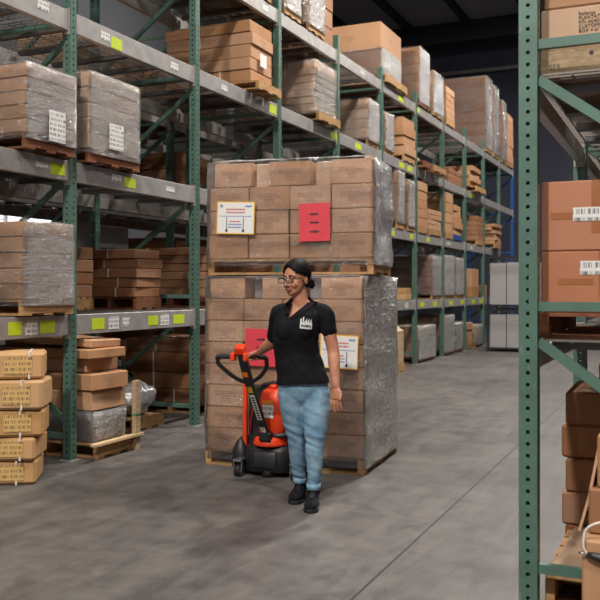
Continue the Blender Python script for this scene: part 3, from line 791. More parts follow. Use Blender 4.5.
for x in (-.215, .235):
    w_ = empty('caster_wheel', (x, -.045, .045)); w_.parent = jk
    b = MB(); b.tube([(-.024, 0, 0), (-.02, 0, 0), (.02, 0, 0), (.024, 0, 0)], [.036, .044, .044, .036], 20); b.build('tyre', M['blackr'], w_)
    b = MB(); b.cyl((-.03, 0, 0), (.03, 0, 0), .022, 14)
    for k in range(6):
        t = k*PI/3; b.cyl((-.031, .031*math.cos(t), .031*math.sin(t)), (.031, .031*math.cos(t), .031*math.sin(t)), .005, 6)
    b.build('hub', M['chrome'], w_)
    b = MB(); b.box(-.034, -.028, -.02, .02, -.01, .075); b.box(.028, .034, -.02, .02, -.01, .075); b.box(-.034, .034, -.03, .08, .07, .085); b.build('caster_fork', M['chrome'], w_)
b = MB(); b.tube([(0, .06, .235), (0, .06, .25), (0, .06, .285), (0, .06, .30)], [.13, .13, .118, .10], 28); b.build('turntable', M['orange'], jk)
b = MB(); b.cyl((0, .02, .06), (0, .02, .0), .05, 20); b.build('drive_wheel', M['blackr'], jk)
b = MB(); b.box(-.235, -.205, .075, .115, .10, .675); b.build('mast_bar', M['orange'], jk, bevel=.004)
b = MB(); b.box(.165, .185, .10, .15, .2, .66); b.build('mast_bar', M['orange'], jk, bevel=.004)
b = MB(); b.box(-.205, .165, .11, .235, .2, .66); b.build('mast_panel', M['blackp'], jk, bevel=.01)
b = MB(); rbox(b, -.085, .125, -.01, .15, [(.275, .02), (.30, 0), (.52, 0), (.60, .012), (.64, .03), (.655, .055)], .06); b.build('battery_housing', M['orange'], jk)
b = MB(); rbox(b, -.01, .05, .04, .10, [(.652, .0), (.675, 0), (.685, .012)], .02); b.build('battery_cap', M['orange'], jk)
b = MB(); b.tube([(-.13, .13, .56), (-.12, .12, .63), (-.08, .11, .672), (0, .11, .69), (.08, .11, .685), (.13, .12, .65)], .014, 10); b.build('carry_hoop', M['blackp'], jk)
b = MB(); b.tube([(-.085, .02, .30), (.125, .0, .315), (.18, .10, .33)], .022, 10); b.build('cable_cover', M['blackp'], jk)
b = MB(); b.box(-.035, .05, -.0135, -.0115, .44, .56); o = b.build('warning_label', M['label'], jk); o['label'] = 'white warning label with orange header'
b = MB(); b.box(-.035, .05, -.0155, -.0135, .545, .572); b.build('warning_label_header', simple('amber_header', (240, 150, 30), .5), jk)
b = MB(); b.tube([(-.17, .1, .3), (-.165, .06, .4), (-.15, .09, .5), (-.16, .1, .6)], .006, 6); b.build('hydraulic_hose', simple('red_hose', (170, 30, 28), .5), jk)
# forks reaching into the lower pallet
for x in (-.24, .16):
    b = MB(); b.prism([(x-.07, .035), (x+.07, .035), (x+.07, .085), (x-.07, .085)], .25, 1.25); b.build('fork', M['blackp'], jk, bevel=.006)
# tiller
PV = Vector((.01, -.035, .30)); NK = Vector((-.005, -.341, .742)); HD = Vector((-.008, -.485, .985))
b = MB(); b.box(-.04, .05, -.085, .03, .275, .345); b.build('tiller_yoke', M['blackp'], jk, bevel=.012)
b = MB(); b.bar(PV, NK+(NK-PV)*.03, .052, .035); b.build('tiller_arm', M['blackp'], jk, bevel=.006)
dv = (NK-PV).normalized(); nrm_ = Vector((1, 0, 0)).cross(dv).normalized()
if nrm_.y > 0: nrm_ = -nrm_
def on_tiller(f0, f1, wd, mat, nm, off=.0185):
    p, q = PV.lerp(NK, f0)+nrm_*off, PV.lerp(NK, f1)+nrm_*off
    b = MB(); b.bar(p, q, wd, .0016); return b.build(nm, M[mat], jk)
on_tiller(.36, .80, .036, 'white', 'decal_plate')
# vertical letters on the decal (black strokes of a word running up the arm)
b = MB()
for k in range(9):
    f = .38+.045*k; p, q = PV.lerp(NK, f)+nrm_*.0198, PV.lerp(NK, f+.032)+nrm_*.0198
    b.bar(p, q, .022, .001)
b.build('decal_letters', M['ink'], jk)
on_tiller(.84, .98, .036, 'ybadge', 'yellow_badge')
on_tiller(.12, .22, .036, 'label', 'data_plate')
# handle loop
def smooth_path(P, n=6):
    P = [Vector(p) for p in P]; out = []
    Q = [2*P[0]-P[1]]+P+[2*P[-1]-P[-2]]
    for i in range(1, len(Q)-2):
        for k in range(n):
            t = k/n; a, b_, c_, d_ = Q[i-1], Q[i], Q[i+1], Q[i+2]
            out.append(.5*((2*b_)+(c_-a)*t+(2*a-5*b_+4*c_-d_)*t*t+(3*b_-a-3*c_+d_)*t**3))
    out.append(P[-1]); return out
for sgn, L, Cn, B, G in ((-1, (-.178, -.50, .928), (-.170, -.475, .868), (-.085, -.40, .775), (-.06, -.492, .93)), (1, (.178, -.475, .93), (.168, -.445, .855), (.085, -.37, .78), (.045, -.49, .93))):
    b = MB(); b.tube(smooth_path([G, ((G[0]+L[0])/2, (G[1]+L[1])/2, .931), L]), .0165, 12)
    b.build('grip', M['blackr'], jk)
    b = MB(); b.tube(smooth_path([L, (L[0]*1.0, L[1]+.01, L[2]-.02), Cn, B, (NK.x, NK.y, NK.z-.01)], 6), [.015]*24+[.017], 10)
    b.build('handle_loop', M['blackp'], jk)
b = MB(); b.bar(NK-(HD-NK)*.12, HD, .062, .045); b.build('control_stem', M['blackp'], jk, bevel=.008)
b = MB(); b.bar(HD-(HD-NK)*.13, HD+(HD-NK)*.10, .075, .062); b.build('control_head', M['orange'], jk, bevel=.014, bseg=3)
for x in (-.055, .042):
    b = MB(); b.box(x-.016, x+.016, -.53, -.468, .902, .962); b.build('throttle', M['orange'], jk, bevel=.01, bseg=2)
st0, st1 = NK.lerp(HD, .22), NK.lerp(HD, .36)
b = MB(); b.bar(st0+nrm_*.024, st1+nrm_*.024, .036, .004); o = b.build('indicator', simple('amber_indicator', (250, 120, 20), .4), jk); o['label'] = 'orange indicator strip'
#==PARTC==
# ------------------------------------------------------------------ person
def skin_mat():
    t = NT('skin'); v = t.coord('Object')
    col = t.mix(t.ramp(t.noise(v, 20, 3), .35, .65), lin((176, 118, 92)), lin((198, 140, 112)))
    return t.done(t.bsdf(col, .5, 0, None, .4, **{'Subsurface Weight': .08, 'Subsurface Radius': (.02, .008, .004)}))
M['skin'] = skin_mat()
M['lips'] = simple('lips', (158, 84, 78), .45)
M['hair'] = simple('black_hair', (14, 11, 11), .55, 0, .3, 40, spec=.12)
def cloth(name, a, c_, sc, bump, rough=.9):
    t = NT(name); v = t.coord('Object')
    n1 = t.noise(v, sc, 4, .6, .5); fine = t.noise(v, 260, 2)
    col = t.mix(t.ramp(n1, .35, .65), lin(a), lin(c_))
    return t.done(t.bsdf(col, rough, 0, t.bump(t.math('ADD', n1, t.math('MULTIPLY', fine, .25)), bump, .01), .2))
M['denim'] = cloth('light_blue_denim', (104, 140, 168), (146, 176, 196), 9, .5)
M['tee'] = cloth('black_jersey', (15, 15, 18), (24, 24, 28), 7, .35)
M['shoe'] = cloth('black_mesh_fabric', (16, 16, 18), (30, 30, 33), 30, .4)
M['eye'] = simple('eye_white', (225, 220, 215), .3)
M['lens'] = None
t = NT('spectacle_lens'); tr = t.n('ShaderNodeBsdfTransparent'); gl = t.n('ShaderNodeBsdfGlossy'); gl.inputs['Roughness'].default_value = .05
mx = t.n('ShaderNodeMixShader'); mx.inputs[0].default_value = .05; t.l(tr.outputs[0], mx.inputs[1]); t.l(gl.outputs[0], mx.inputs[2]); M['lens'] = t.done(mx.outputs[0])

class Blob:
    """closed lofts gathered in one mesh, later fused by a voxel remesh"""
    def __init__(s): s.b = MB()
    def rings(s, R_, n=24):
        """R_: list of (center, rx, ry, axisx, axisy)"""
        b = s.b; st = []
        for c, rx, ry, ax, ay in R_:
            i = len(b.v); c = Vector(c)
            for j in range(n):
                t = 2*PI*j/n; b.v.append(tuple(c+Vector(ax)*rx*math.cos(t)+Vector(ay)*ry*math.sin(t)))
            st.append(i)
        for a, c in zip(st, st[1:]):
            for j in range(n):
                k = (j+1) % n; b.f.append((a+j, a+k, c+k, c+j)); b.m.append(0); b.sm.append(True); b.uv.append([(0, 0)]*4)
        for ring, rev in ((st[0], 1), (st[-1], 0)):
            ids = [ring+j for j in range(n)]; b.f.append(tuple(reversed(ids)) if rev else tuple(ids)); b.m.append(0); b.sm.append(True); b.uv.append([(0, 0)]*n)
        return s
    def level(s, L, n=28):      # horizontal rings (z, cx, cy, rx, ry)
        return s.rings([((x, y, z), rx, ry, (1, 0, 0), (0, 1, 0)) for z, x, y, rx, ry in L], n)
    def limb(s, P, n=16, flat=1.0):
        """P: (x,y,z,r) chain, smoothed, with round ends"""
        pts = smooth_path([p[:3] for p in P], 5); rs = []
        for i in range(len(P)-1):
            for k in range(5): rs.append(P[i][3]+(P[i+1][3]-P[i][3])*k/5)
        rs.append(P[-1][3])
        d0 = (pts[0]-pts[1]).normalized(); d1 = (pts[-1]-pts[-2]).normalized()
        pts = [pts[0]+d0*rs[0]*.8, pts[0]+d0*rs[0]*.5]+pts+[pts[-1]+d1*rs[-1]*.5, pts[-1]+d1*rs[-1]*.8]
        rs = [rs[0]*.5, rs[0]*.85]+rs+[rs[-1]*.85, rs[-1]*.5]
        s.b.tube(pts, rs, n); return s
    def ell(s, c, r, M3=None, n=16, m=10):
        c = Vector(c); L = []
        A = M3 or Matrix.Identity(3); ax, ay, az = A @ Vector((1, 0, 0)), A @ Vector((0, 1, 0)), A @ Vector((0, 0, 1))
        for k in range(m+1):
            t = -PI/2*.97+PI*.97*k/m
            L.append((c+az*r[2]*math.sin(t), r[0]*math.cos(t), r[1]*math.cos(t), ax, ay))
        return s.rings(L, n)
    def fuse(s, name, mat, voxel, parent, smooth=4, fn=None, cut=None):
        me = s.b.mesh(name+'_src', mat)
        o = bpy.data.objects.new(name+'_src', me); C.objects.link(o)
        r = o.modifiers.new('r', 'REMESH'); r.mode = 'VOXEL'; r.voxel_size = voxel; r.adaptivity = 0
        if smooth:
            q = o.modifiers.new('s', 'SMOOTH'); q.factor = .5; q.iterations = smooth
        dg = bpy.context.evaluated_depsgraph_get(); ev = o.evaluated_get(dg)
        nm = bpy.data.meshes.new_from_object(ev)
        bpy.data.objects.remove(o)
        if fn:
            for v in nm.vertices: v.co = fn(v.co.copy(), v.normal.copy())
        if cut:
            import bmesh
            bm = bmesh.new(); bm.from_mesh(nm)
            bmesh.ops.delete(bm, geom=[f for f in bm.faces if cut(f.calc_center_median())], context='FACES')
            bm.to_mesh(nm); bm.free()
        for p in nm.polygons: p.use_smooth = True; p.material_index = 0
        nm.materials.clear(); nm.materials.append(mat)
        nm.name = name
        ob = bpy.data.objects.new(name, nm); C.objects.link(ob); ob.parent = parent
        return ob

pr = empty('person', (-2.2285, 5.0284, 0), R(24.1))
tag(pr, 'woman in black polo shirt and light blue jeans pulling the pallet jack', 'person')
# joints (x right in view, y away, z up)
SR, ER, WR = Vector((-.152, .035, 1.250)), Vector((-.195, .155, 1.06)), Vector((-.288, .335, .975))
SL, EL, WL = Vector((.142, .012, 1.245)), Vector((.192, .02, 1.01)), Vector((.208, -.035, .79))
HC = Vector((-.045, .0, 1.468))            # head centre
HM = Matrix.Rotation(R(-40), 3, 'Z') @ Matrix.Rotation(R(7), 3, 'X')
HM4 = Matrix.Translation(HC) @ HM.to_4x4()
def hp(x, y, z): return HM4 @ Vector((x, y, z))
body = Blob()
# torso core (hidden by the clothes) and legs
body.level([(.74, .0, .06, .11, .08), (.82, .0, .06, .135, .095), (.95, -.03, .05, .12, .085), (1.05, -.04, .04, .118, .088), (1.15, -.03, .02, .128, .095), (1.22, -.015, .02, .115, .075), (1.27, -.008, .024, .095, .056), (1.305, -.008, .027, .066, .050), (1.325, -.012, .028, .058, .052)])
body.limb([(-.012, .03, 1.27, .058), (-.018, .022, 1.34, .050), (-.030, .018, 1.40, .049), (-.036, .012, 1.43, .05)])
for S_, E_, W_ in ((SR, ER, WR), (SL, EL, WL)):
    body.limb([(*S_, .044), (*S_.lerp(E_, .5), .044), (*E_, .039), (*E_.lerp(W_, .35), .039), (*W_, .0255)])
    body.limb([(*(S_+Vector((-S_.x*.5, 0, .005))), .04), (*S_, .045)])
FR, FL = Vector((-.02, .27, .09)), Vector((.068, .06, .10))       # ankles
KR, KL = Vector((-.045, .13, .44)), Vector((.078, .03, .44))
for Hh, K_, A_ in ((Vector((-.072, .065, .76)), KR, FR), (Vector((.085, .06, .76)), KL, FL)):
    body.limb([(*Hh, .075), (*Hh.lerp(K_, .5), .065), (*K_, .046), (*K_.lerp(A_, .35), .046), (*A_, .030)])
# head
T3 = HM
body.ell(hp(0, .012, .028), (.072, .089, .082), T3, 24, 14)
body.ell(hp(0, -.022, -.030), (.060, .060, .080), T3, 24, 14)
body.ell(hp(0, -.052, -.082), (.030, .028, .024), T3)
body.ell(hp(0, -.030, -.068), (.050, .048, .034), T3)
for s_ in (-1, 1):
    body.ell(hp(.030*s_, -.054, -.032), (.027, .025, .026), T3)
    body.ell(hp(.026*s_, -.068, .022), (.027, .012, .010), T3)
    body.ell(hp(.073*s_, .012, -.012), (.008, .017, .030), T3)
    body.ell(hp(.011*s_, -.090, -.036), (.009, .010, .007), T3)
body.limb([(*hp(0, -.076, .012), .009), (*hp(0, -.090, -.012), .010), (*hp(0, -.098, -.030), .012)], 10)
body.ell(hp(0, -.080, -.056), (.022, .012, .007), T3)
body.ell(hp(0, -.078, -.067), (.019, .012, .008), T3)
# hands: palm + fingers
def hand(W_, palm, mid, spread, up, fingers, thumb):
    """palm: palm end (knuckle line centre); spread: across the knuckles; fingers: list of offset chains"""
    body.rings([(W_, .026, .019, spread, up), (W_.lerp(palm, .35), .032, .017, spread, up), (W_.lerp(palm, .75), .038, .015, spread, up), (palm, .037, .013, spread, up)], 16)
    for i, ch in enumerate(fingers):
        base = palm+spread*(-.029+.0193*i)
        pts = [(*(base-(palm-W_).normalized()*.015), .0088)]
        for (f, u, r) in ch: pts.append((*(base+mid*f+up*u+spread*((i-1.5)*.08*f)), r))
        body.limb(pts, 8)
    body.limb([(*(W_.lerp(palm, .25)+spread*thumb[0]*.018), .0125)]+[(*(W_+spread*thumb[0]*a+(palm-W_).normalized()*f+up*u), r) for a, f, u, r in thumb[1]], 8)
# left hand hanging, relaxed; palm faces the thigh
dL = Vector((-.03, -.05, -.995)).normalized(); spL = Vector((.80, -.60, 0)).normalized(); upL = dL.cross(spL).normalized()
palmL = WL+dL*.085
fg = [[(.022, .004, .0085), (.044, .012, .008), (.062, .022, .007)], [(.026, .004, .0088), (.052, .012, .0082), (.076, .024, .0072)], [(.028, .003, .0088), (.056, .010, .0082), (.082, .022, .0072)], [(.026, .002, .0085), (.052, .008, .008), (.076, .018, .007)]]
sgn_ = 1 if upL.y > 0 else -1
fgL = [[(f, u*sgn_, r) for f, u, r in ch] for ch in fg]
hand(WL, palmL, dL, spL*-1, upL, fgL, (-1, [(.036, .045, 0, .0105), (.042, .066, .006, .0095), (.040, .086, .012, .008)]))
# right hand closed over the grip
tgt = Vector((-.335, .415, .962)); dR = (tgt-WR).normalized(); palmR = WR+dR*.075
gx = Vector((.36, -.06, 0.0)).normalized()          # direction of the grip
spR = gx; upR = Vector((0, 0, 1))
spR = Vector((.80, .60, 0)).normalized(); dR2 = Vector((-.62, .62, -.25)).normalized()
fgR = [[(.020, .000, .0088), (.036, -.016, .0085), (.030, -.034, .0078)]]*4
body.rings([(WR, .025, .019, spR, upR), (WR.lerp(palmR, .4), .031, .017, spR, upR), (palmR, .036, .014, spR, upR)], 16)
for i in range(4):
    base = palmR+spR*(-.029+.0193*i)
    body.limb([(*(base-dR*.015), .0088), (*(base+dR2*.020+Vector((0, 0, -.002))), .0088), (*(base+dR2*.034+Vector((0, 0, -.020))), .0085), (*(base+dR2*.022+Vector((0, 0, -.040))), .0078), (*(base+dR2*.006+Vector((0, 0, -.044))), .007)], 8)
body.limb([(*(WR.lerp(palmR, .35)-spR*.018), .012), (*(palmR-spR*.040-dR*.01+Vector((0, 0, -.01))), .0105), (*(palmR-spR*.045+dR*.015+Vector((0, 0, -.028))), .009)], 8)
bd = body.fuse('body', M['skin'], .0034, pr, 3)
bd.name = 'body'
# ---- clothes
def fold(co, no):
    a = noise.noise(Vector((co.x*9, co.y*9, co.z*16)))*.006+noise.noise(Vector((co.x*5+3, co.y*5, co.z*26+co.x*30)))*.0035
    return co+no*a
tee = Blob()
tee.level([(.79, .003, .05, .172, .125), (.83, -.001, .05, .170, .126), (.90, -.018, .048, .158, .118), (.99, -.040, .042, .148, .110), (1.07, -.048, .03, .148, .113), (1.13, -.044, .018, .152, .118), (1.19, -.030, .015, .156, .112), (1.235, -.012, .018, .152, .100), (1.265, -.008, .024, .134, .080), (1.295, -.008, .028, .104, .066), (1.32, -.010, .030, .080, .060), (1.338, -.014, .030, .064, .056)], 36)
for x in (-.095, .005): tee.ell((x-.008, -.050, 1.150), (.070, .058, .080))
tee.limb([(-.09, .03, 1.262, .052), (*SR, .054), (*SR.lerp(ER, .45), .052), (*SR.lerp(ER, .80), .049), (*SR.lerp(ER, .86), .048)], 20)
tee.limb([(.08, .02, 1.262, .052), (*SL, .055), (*SL.lerp(EL, .25), .054), (*SL.lerp(EL, .42), .053), (*SL.lerp(EL, .48), .052)], 20)
VX, VZ = -.090, 1.222      # bottom of the v neck
def vcut(c):
    if c.y < .03 and c.z > VZ:
        f = (c.z-VZ)/(1.335-VZ)
        if VX-.002+(-.062-VX)*f < c.x < VX+.004+(.052-VX)*f: return True
    if c.z > 1.322+.25*(c.y) and abs(c.x+.012) < .066 : return True
    return False
shirt = tee.fuse('shirt', M['tee'], .006, pr, 12, fold, lambda c: vcut(c) or c.z < .792+.012*math.sin(c.x*9+1))
from mathutils.bvhtree import BVHTree
def bvh_of(o):
    me = o.data; return BVHTree.FromPolygons([v.co for v in me.vertices], [tuple(p.vertices) for p in me.polygons])
shb = bvh_of(shirt)
bdb = bvh_of(bd)
def onfront(x, z, off=.003, tree=None, deep=-.5):
    h = (tree or shb).ray_cast(Vector((x, deep, z)), Vector((0, 1, 0)))
    return Vector((x, h[0].y-off, z)) if h[0] else Vector((x, -.1, z))
# collar: a folded strip along the v and around the neck
b = MB()
L_, R_ = [], []
for k in range(13):
    f = k/12
    z = VZ-.006+(1.325-VZ)*f
    L_.append((VX-.004+(-.075-VX)*f, z)); R_.append((VX+.006+(.058-VX)*f, z))
def strip(pts, wdt, sg):
    P = []
    for k, (x, z) in enumerate(pts):
        w_ = wdt*(.35+.65*min(1, k/6))
        a = onfront(x, z, .002); c_ = onfront(x+sg*w_, z-.004, .007)
        if a.y > .05 or a.y < -.2: a = Vector((x, .0, z))
        if c_.y > .05: c_ = Vector((x+sg*w_, .0, z-.004))
        P.append((a, c_))
    for (a, c_), (d_, e_) in zip(P, P[1:]):
        b.quad([a, c_, e_, d_], sm=True)
strip(L_, .030, -1); strip(R_, .034, 1)
N = 22
for k in range(N):
    q = []
    for kk in (k, k+1):
        t = R(-25)+R(230)*kk/N
        x, y = -.012+.064*math.cos(t), .035+.060*math.sin(t)
        q.append((Vector((x, y, 1.345+.012*math.sin(t))), Vector((-.012+(x+.012)*1.45, .035+(y-.035)*1.45, 1.315))))
    b.quad([q[0][0], q[0][1], q[1][1], q[1][0]], sm=True)
o = b.build('collar', M['tee'], pr)
sd = o.modifiers.new('solid', 'SOLIDIFY'); sd.thickness = .004
# chest badge
b = MB()
def patch(poly, off=.004):
    pts = [onfront(x, z, off) for x, z in poly]; b.quad(pts)
bx, bz, bw = -.021, 1.155, .076
def P_(u, v): return (bx+u*bw+v*.006, bz+v*bw-u*.008)
for u in range(6): patch([P_(u/6, 0), P_((u+1)/6, 0), P_((u+1)/6, .50), P_(u/6, .50)])
patch([P_(0, .5), P_(.12, .5), P_(.12, .82), P_(.0, .78)]); patch([P_(.2, .5), P_(.3, .5), P_(.3, .98), P_(.2, .92)])
for u in (.38, .58, .78): patch([P_(u-.06, .5), P_(u+.16, .5), P_(u+.16, .86)])
o = b.build('chest_emblem', simple('white_print', (205, 205, 205), .7), pr); o['label'] = 'white factory emblem on the chest'
b = MB()
for k in range(8): patch([P_(.08+k*.105, .15), P_(.15+k*.105, .15), P_(.15+k*.105, .33), P_(.08+k*.105, .33)], .006)
b.build('emblem_letters', M['ink'], o)
# jeans
jn = Blob()
jn.level([(.665, .003, .062, .06, .06), (.69, .003, .064, .12, .085), (.715, .003, .065, .155, .098), (.76, .003, .062, .164, .112), (.82, .0, .058, .158, .112), (.88, -.012, .052, .142, .102)], 32)
def leg(chain): jn.limb([(*p, r) for p, r in chain], 22)
HRt, HLt = Vector((-.074, .065, .74)), Vector((.084, .055, .74))
leg([(HRt, .088), (HRt.lerp(KR, .35), .088), (HRt.lerp(KR, .7), .075), (KR, .060), (KR.lerp(FR, .3), .056), (KR.lerp(FR, .65), .046), (Vector((-.022, .25, .15)), .040)])
leg([(HLt, .092), (HLt.lerp(KL, .35), .092), (HLt.lerp(KL, .7), .080), (KL, .064), (KL.lerp(FL, .3), .058), (KL.lerp(FL, .65), .048), (Vector((.068, .058, .15)), .042)])
def jfold(co, no):
    kn = math.exp(-((co.z-.46)/.07)**2)*.9+math.exp(-((co.z-.17)/.06)**2)*1.2+.25
    a = noise.noise(Vector((co.x*6, co.y*6, co.z*34+co.x*14)))*.009*kn+noise.noise(Vector((co.x*8, co.y*8, co.z*8)))*.003
    return co+no*a
jeans = jn.fuse('jeans', M['denim'], .0065, pr, 4, jfold, lambda c: c.z > .87 or c.z < .118)
for nm, A_ in (('R', Vector((-.022, .25, .135))), ('L', Vector((.068, .058, .135)))):
    b = MB(); b.tube([A_+Vector((0, 0, -.022)), A_+Vector((0, 0, .016))], .044 if nm == 'R' else .046, 24, cap=False)
    o = b.build('hem_cuff', M['denim'], pr); sd = o.modifiers.new('solid', 'SOLIDIFY'); sd.thickness = .006
# shoes
def shoe(heel, toe):
    e = empty('shoe', (0, 0, 0)); e.parent = pr
    d = (toe-heel); L = d.length; d.normalize(); s_ = d.cross(Vector((0, 0, 1))).normalized()
    def pt(f, w_, z): return heel+d*(f*L)+s_*w_+Vector((0, 0, z))
    up = Blob()
    st = [(.02, .026, .03, .10), (.10, .034, .045, .105), (.22, .038, .055, .105), (.36, .038, .052, .095), (.50, .040, .043, .075), (.66, .045, .036, .060), (.82, .044, .029, .050), (.93, .034, .022, .040), (.99, .018, .012, .028)]
    up.rings([(pt(f, 0, .012+h/2 if False else .018+hh/2), w_, hh/2+.002, s_, (0, 0, 1)) for f, w_, _, hh in st], 20)
    up.limb([(*pt(.22, 0, .09), .042), (*pt(.20, 0, .125), .041)], 18)
    u = up.fuse('upper', M['shoe'], .006, e, 3)
    b = MB(); out = [(0, .016), (.03, .030), (.15, .038), (.40, .036), (.68, .048), (.85, .045), (.96, .028), (1.01, .008)]
    poly = [pt(f, w_, 0) for f, w_ in out]+[pt(f, -w_, 0) for f, w_ in reversed(out)]
    n = len(poly); i = len(b.v); b.v += [tuple(p+Vector((0, 0, .001))) for p in poly]+[tuple(p+Vector((0, 0, .024))) for p in poly]
    b.f.append(tuple(range(n-1, -1, -1))); b.f.append(tuple(range(n, 2*n)))
    for j in range(n): b.f.append((j, (j+1) % n, n+(j+1) % n, n+j))
    k = len(b.f); b.m = [0]*k; b.sm = [False]*k; b.uv = [[(0, 0)]]*k
    b.build('sole', M['blackr'], e, bevel=.004)
    ub = bvh_of(u); b = MB()
    for q in range(5):
        f = .40+q*.055; P = []
        for w_ in (-.022, -.01, .01, .022):
            h = ub.ray_cast(pt(f, w_, .3), Vector((0, 0, -1))); P.append((h[0] or pt(f, w_, .07))+Vector((0, 0, .002)))
        b.tube(P, .003, 6)
    b.build('laces', M['blackp'], e)
shoe(Vector((.002, .315, 0)), Vector((-.068, .105, 0)))
shoe(Vector((.075, .125, 0)), Vector((.042, -.115, 0)))
# hair: cap with a hairline, side hair and a bun
hb = MB(); nu, nv = 48, 32; cen = Vector((0, .016, .030))
for j in range(nv+1):
    ph_ = PI*j/nv
    for i in range(nu):
        th = 2*PI*i/nu
        n_ = Vector((math.sin(ph_)*math.cos(th), math.sin(ph_)*math.sin(th), math.cos(ph_)))
        r = Vector((.083, .103, .097))
        p = Vector((n_.x*r.x, n_.y*r.y, n_.z*r.z))
        # face opening
        q = cen+p
        open_ = q.y < -.005 and q.z < .080-.85*max(0, abs(q.x)-.008)
        side = q.y < .020 and q.z < .004
        if open_ or side or q.z < -.055: p *= .70
        p += n_*.0015*math.sin(i*3.1+j*.3)
        hb.v.append(tuple(hp(*(cen+p))))
for j in range(nv):
    for i in range(nu):
        a, c_ = j*nu+i, j*nu+(i+1) % nu
        hb.f.append((a, a+nu, c_+nu, c_)); hb.m.append(0); hb.sm.append(True); hb.uv.append([(0, 0)]*4)
hb.build('hair', M['hair'], pr)
bn = Blob(); bn.ell(hp(0, .118, -.038), (.040, .034, .036), T3, 18, 10); bn.ell(hp(.012, .135, -.058), (.024, .022, .026), T3); bn.ell(hp(0, .085, -.035), (.05, .04, .04), T3)
bn.fuse('hair_bun', M['hair'], .005, pr, 2, lambda co, no: co+no*.003*math.sin(co.z*260+co.x*120))
# eyes, brows, lips, glasses
for s_ in (-1, 1):
    e_ = Blob(); 
    b = MB(); p = hp(.030*s_, -.0795, .003); b.tube([p+HM @ Vector((0, .006, 0)), p+HM @ Vector((0, .001, 0)), p+HM @ Vector((0, -.002, 0))], [.0125, .011, .006], 14)
    o = b.build('eye', M['eye'], pr)
    b = MB(); b.tube([p+HM @ Vector((0, 0, 0)), p+HM @ Vector((0, -.0032, 0))], .0052, 12); b.build('iris', simple('dark_iris', (30, 20, 16), .2), o)
    b = MB(); b.tube([hp(.016*s_, -.0835, .009), hp(.030*s_, -.084, .012), hp(.044*s_, -.077, .008)], [.002, .0028, .002], 6); b.build('eyelashes', M['hair'], o)
    b = MB(); b.tube([hp(.012*s_, -.083, .024), hp(.030*s_, -.083, .029), hp(.048*s_, -.072, .024)], [.003, .0032, .0015], 6); b.build('eyebrow', M['hair'], pr)
b = MB(); b.tube(smooth_path([hp(-.023, -.080, -.060), hp(-.010, -.0905, -.0555), hp(0, -.0925, -.0565), hp(.010, -.0905, -.0555), hp(.023, -.080, -.060)], 4), .0038, 8)
b.tube(smooth_path([hp(-.019, -.081, -.065), hp(0, -.0915, -.0675), hp(.019, -.081, -.065)], 5), .0044, 8); b.build('lips', M['lips'], pr)
gs = empty('spectacles'); gs.parent = pr
for s_ in (-1, 1):
    P = []
    for k in range(24):
        t = 2*PI*k/24; cx_ = math.copysign(abs(math.cos(t))**.6, math.cos(t)); sy_ = math.copysign(abs(math.sin(t))**.6, math.sin(t))
        P.append(hp(s_*(.034)+.027*cx_, -.103+.10*max(0, abs(s_*.034+.027*cx_)-.02)**1.0*.25, -.002+.0165*sy_))
    b = MB(); b.tube(P+[P[0]], [.0026 if p_ else .002 for p_ in range(25)], 8); b.build('rim', M['blackp'], gs)
    b = MB(); b.quad(P); b.build('lens', M['lens'], gs)
    b = MB(); b.tube([hp(.061*s_, -.098, .006), hp(.072*s_, -.05, .006), hp(.077*s_, .012, .004), hp(.074*s_, .03, -.012)], .0023, 8); b.build('temple', M['blackp'], gs)
b = MB(); b.tube([hp(-.008, -.103, .004), hp(0, -.106, .006), hp(.008, -.103, .004)], .0022, 8); b.build('bridge', M['blackp'], gs)
# ear stud

st_ = Blob(); st_.ell(hp(.079, -.002, -.034), (.004, .004, .004)); me_ = st_.b.build('ear_stud', M['chrome'], pr)
#==PARTD==
# ------------------------------------------------------------------ odd things around the racks
def text(body, size, loc, rot, mat, name, parent=None, ext=.0006, align='LEFT'):
    cu = bpy.data.curves.new(name, 'FONT'); cu.body = body; cu.size = size; cu.extrude = ext; cu.align_x = align
    cu.space_line = .9; cu.materials.append(mat)
    t_ = bpy.data.objects.new(name+'_src', cu); C.objects.link(t_)
    me = bpy.data.meshes.new_from_object(t_.evaluated_get(bpy.context.evaluated_depsgraph_get())); bpy.data.objects.remove(t_)
    o = bpy.data.objects.new(name, me); C.objects.link(o); o.parent = parent; o.location = loc; o.rotation_euler = rot
    return o
# strapped bundles at the left edge
zz = 0; hs = [.175, .17, .195, .215, .195]
for k, (h, dx, rz_) in enumerate(zip(hs, (-.04, -.02, .02, .035, .01), (R(33), R(28), R(35), R(30), R(38)))):
    lab = 'strapped yellowish carton, %s of the stack at left edge' % ('bottom one' if k == 0 else 'topmost' if k == 4 else ORD[k]+' from the floor')
    W_ = .66
    o = carton(-4.60+dx, 4.86, zz+.002, W_, .38, h-.008, lab, 'strapped cartons at left edge', 'carton_yellow', rz_, [.30+.05*math.sin(k*2), -.12], .018, sag=.02)
    b = MB(); b.box(.06, .25, -.1955, -.1925, h*.18, h*.82); q = b.build('paper_label', M['label_tan'], o)
    zz += h
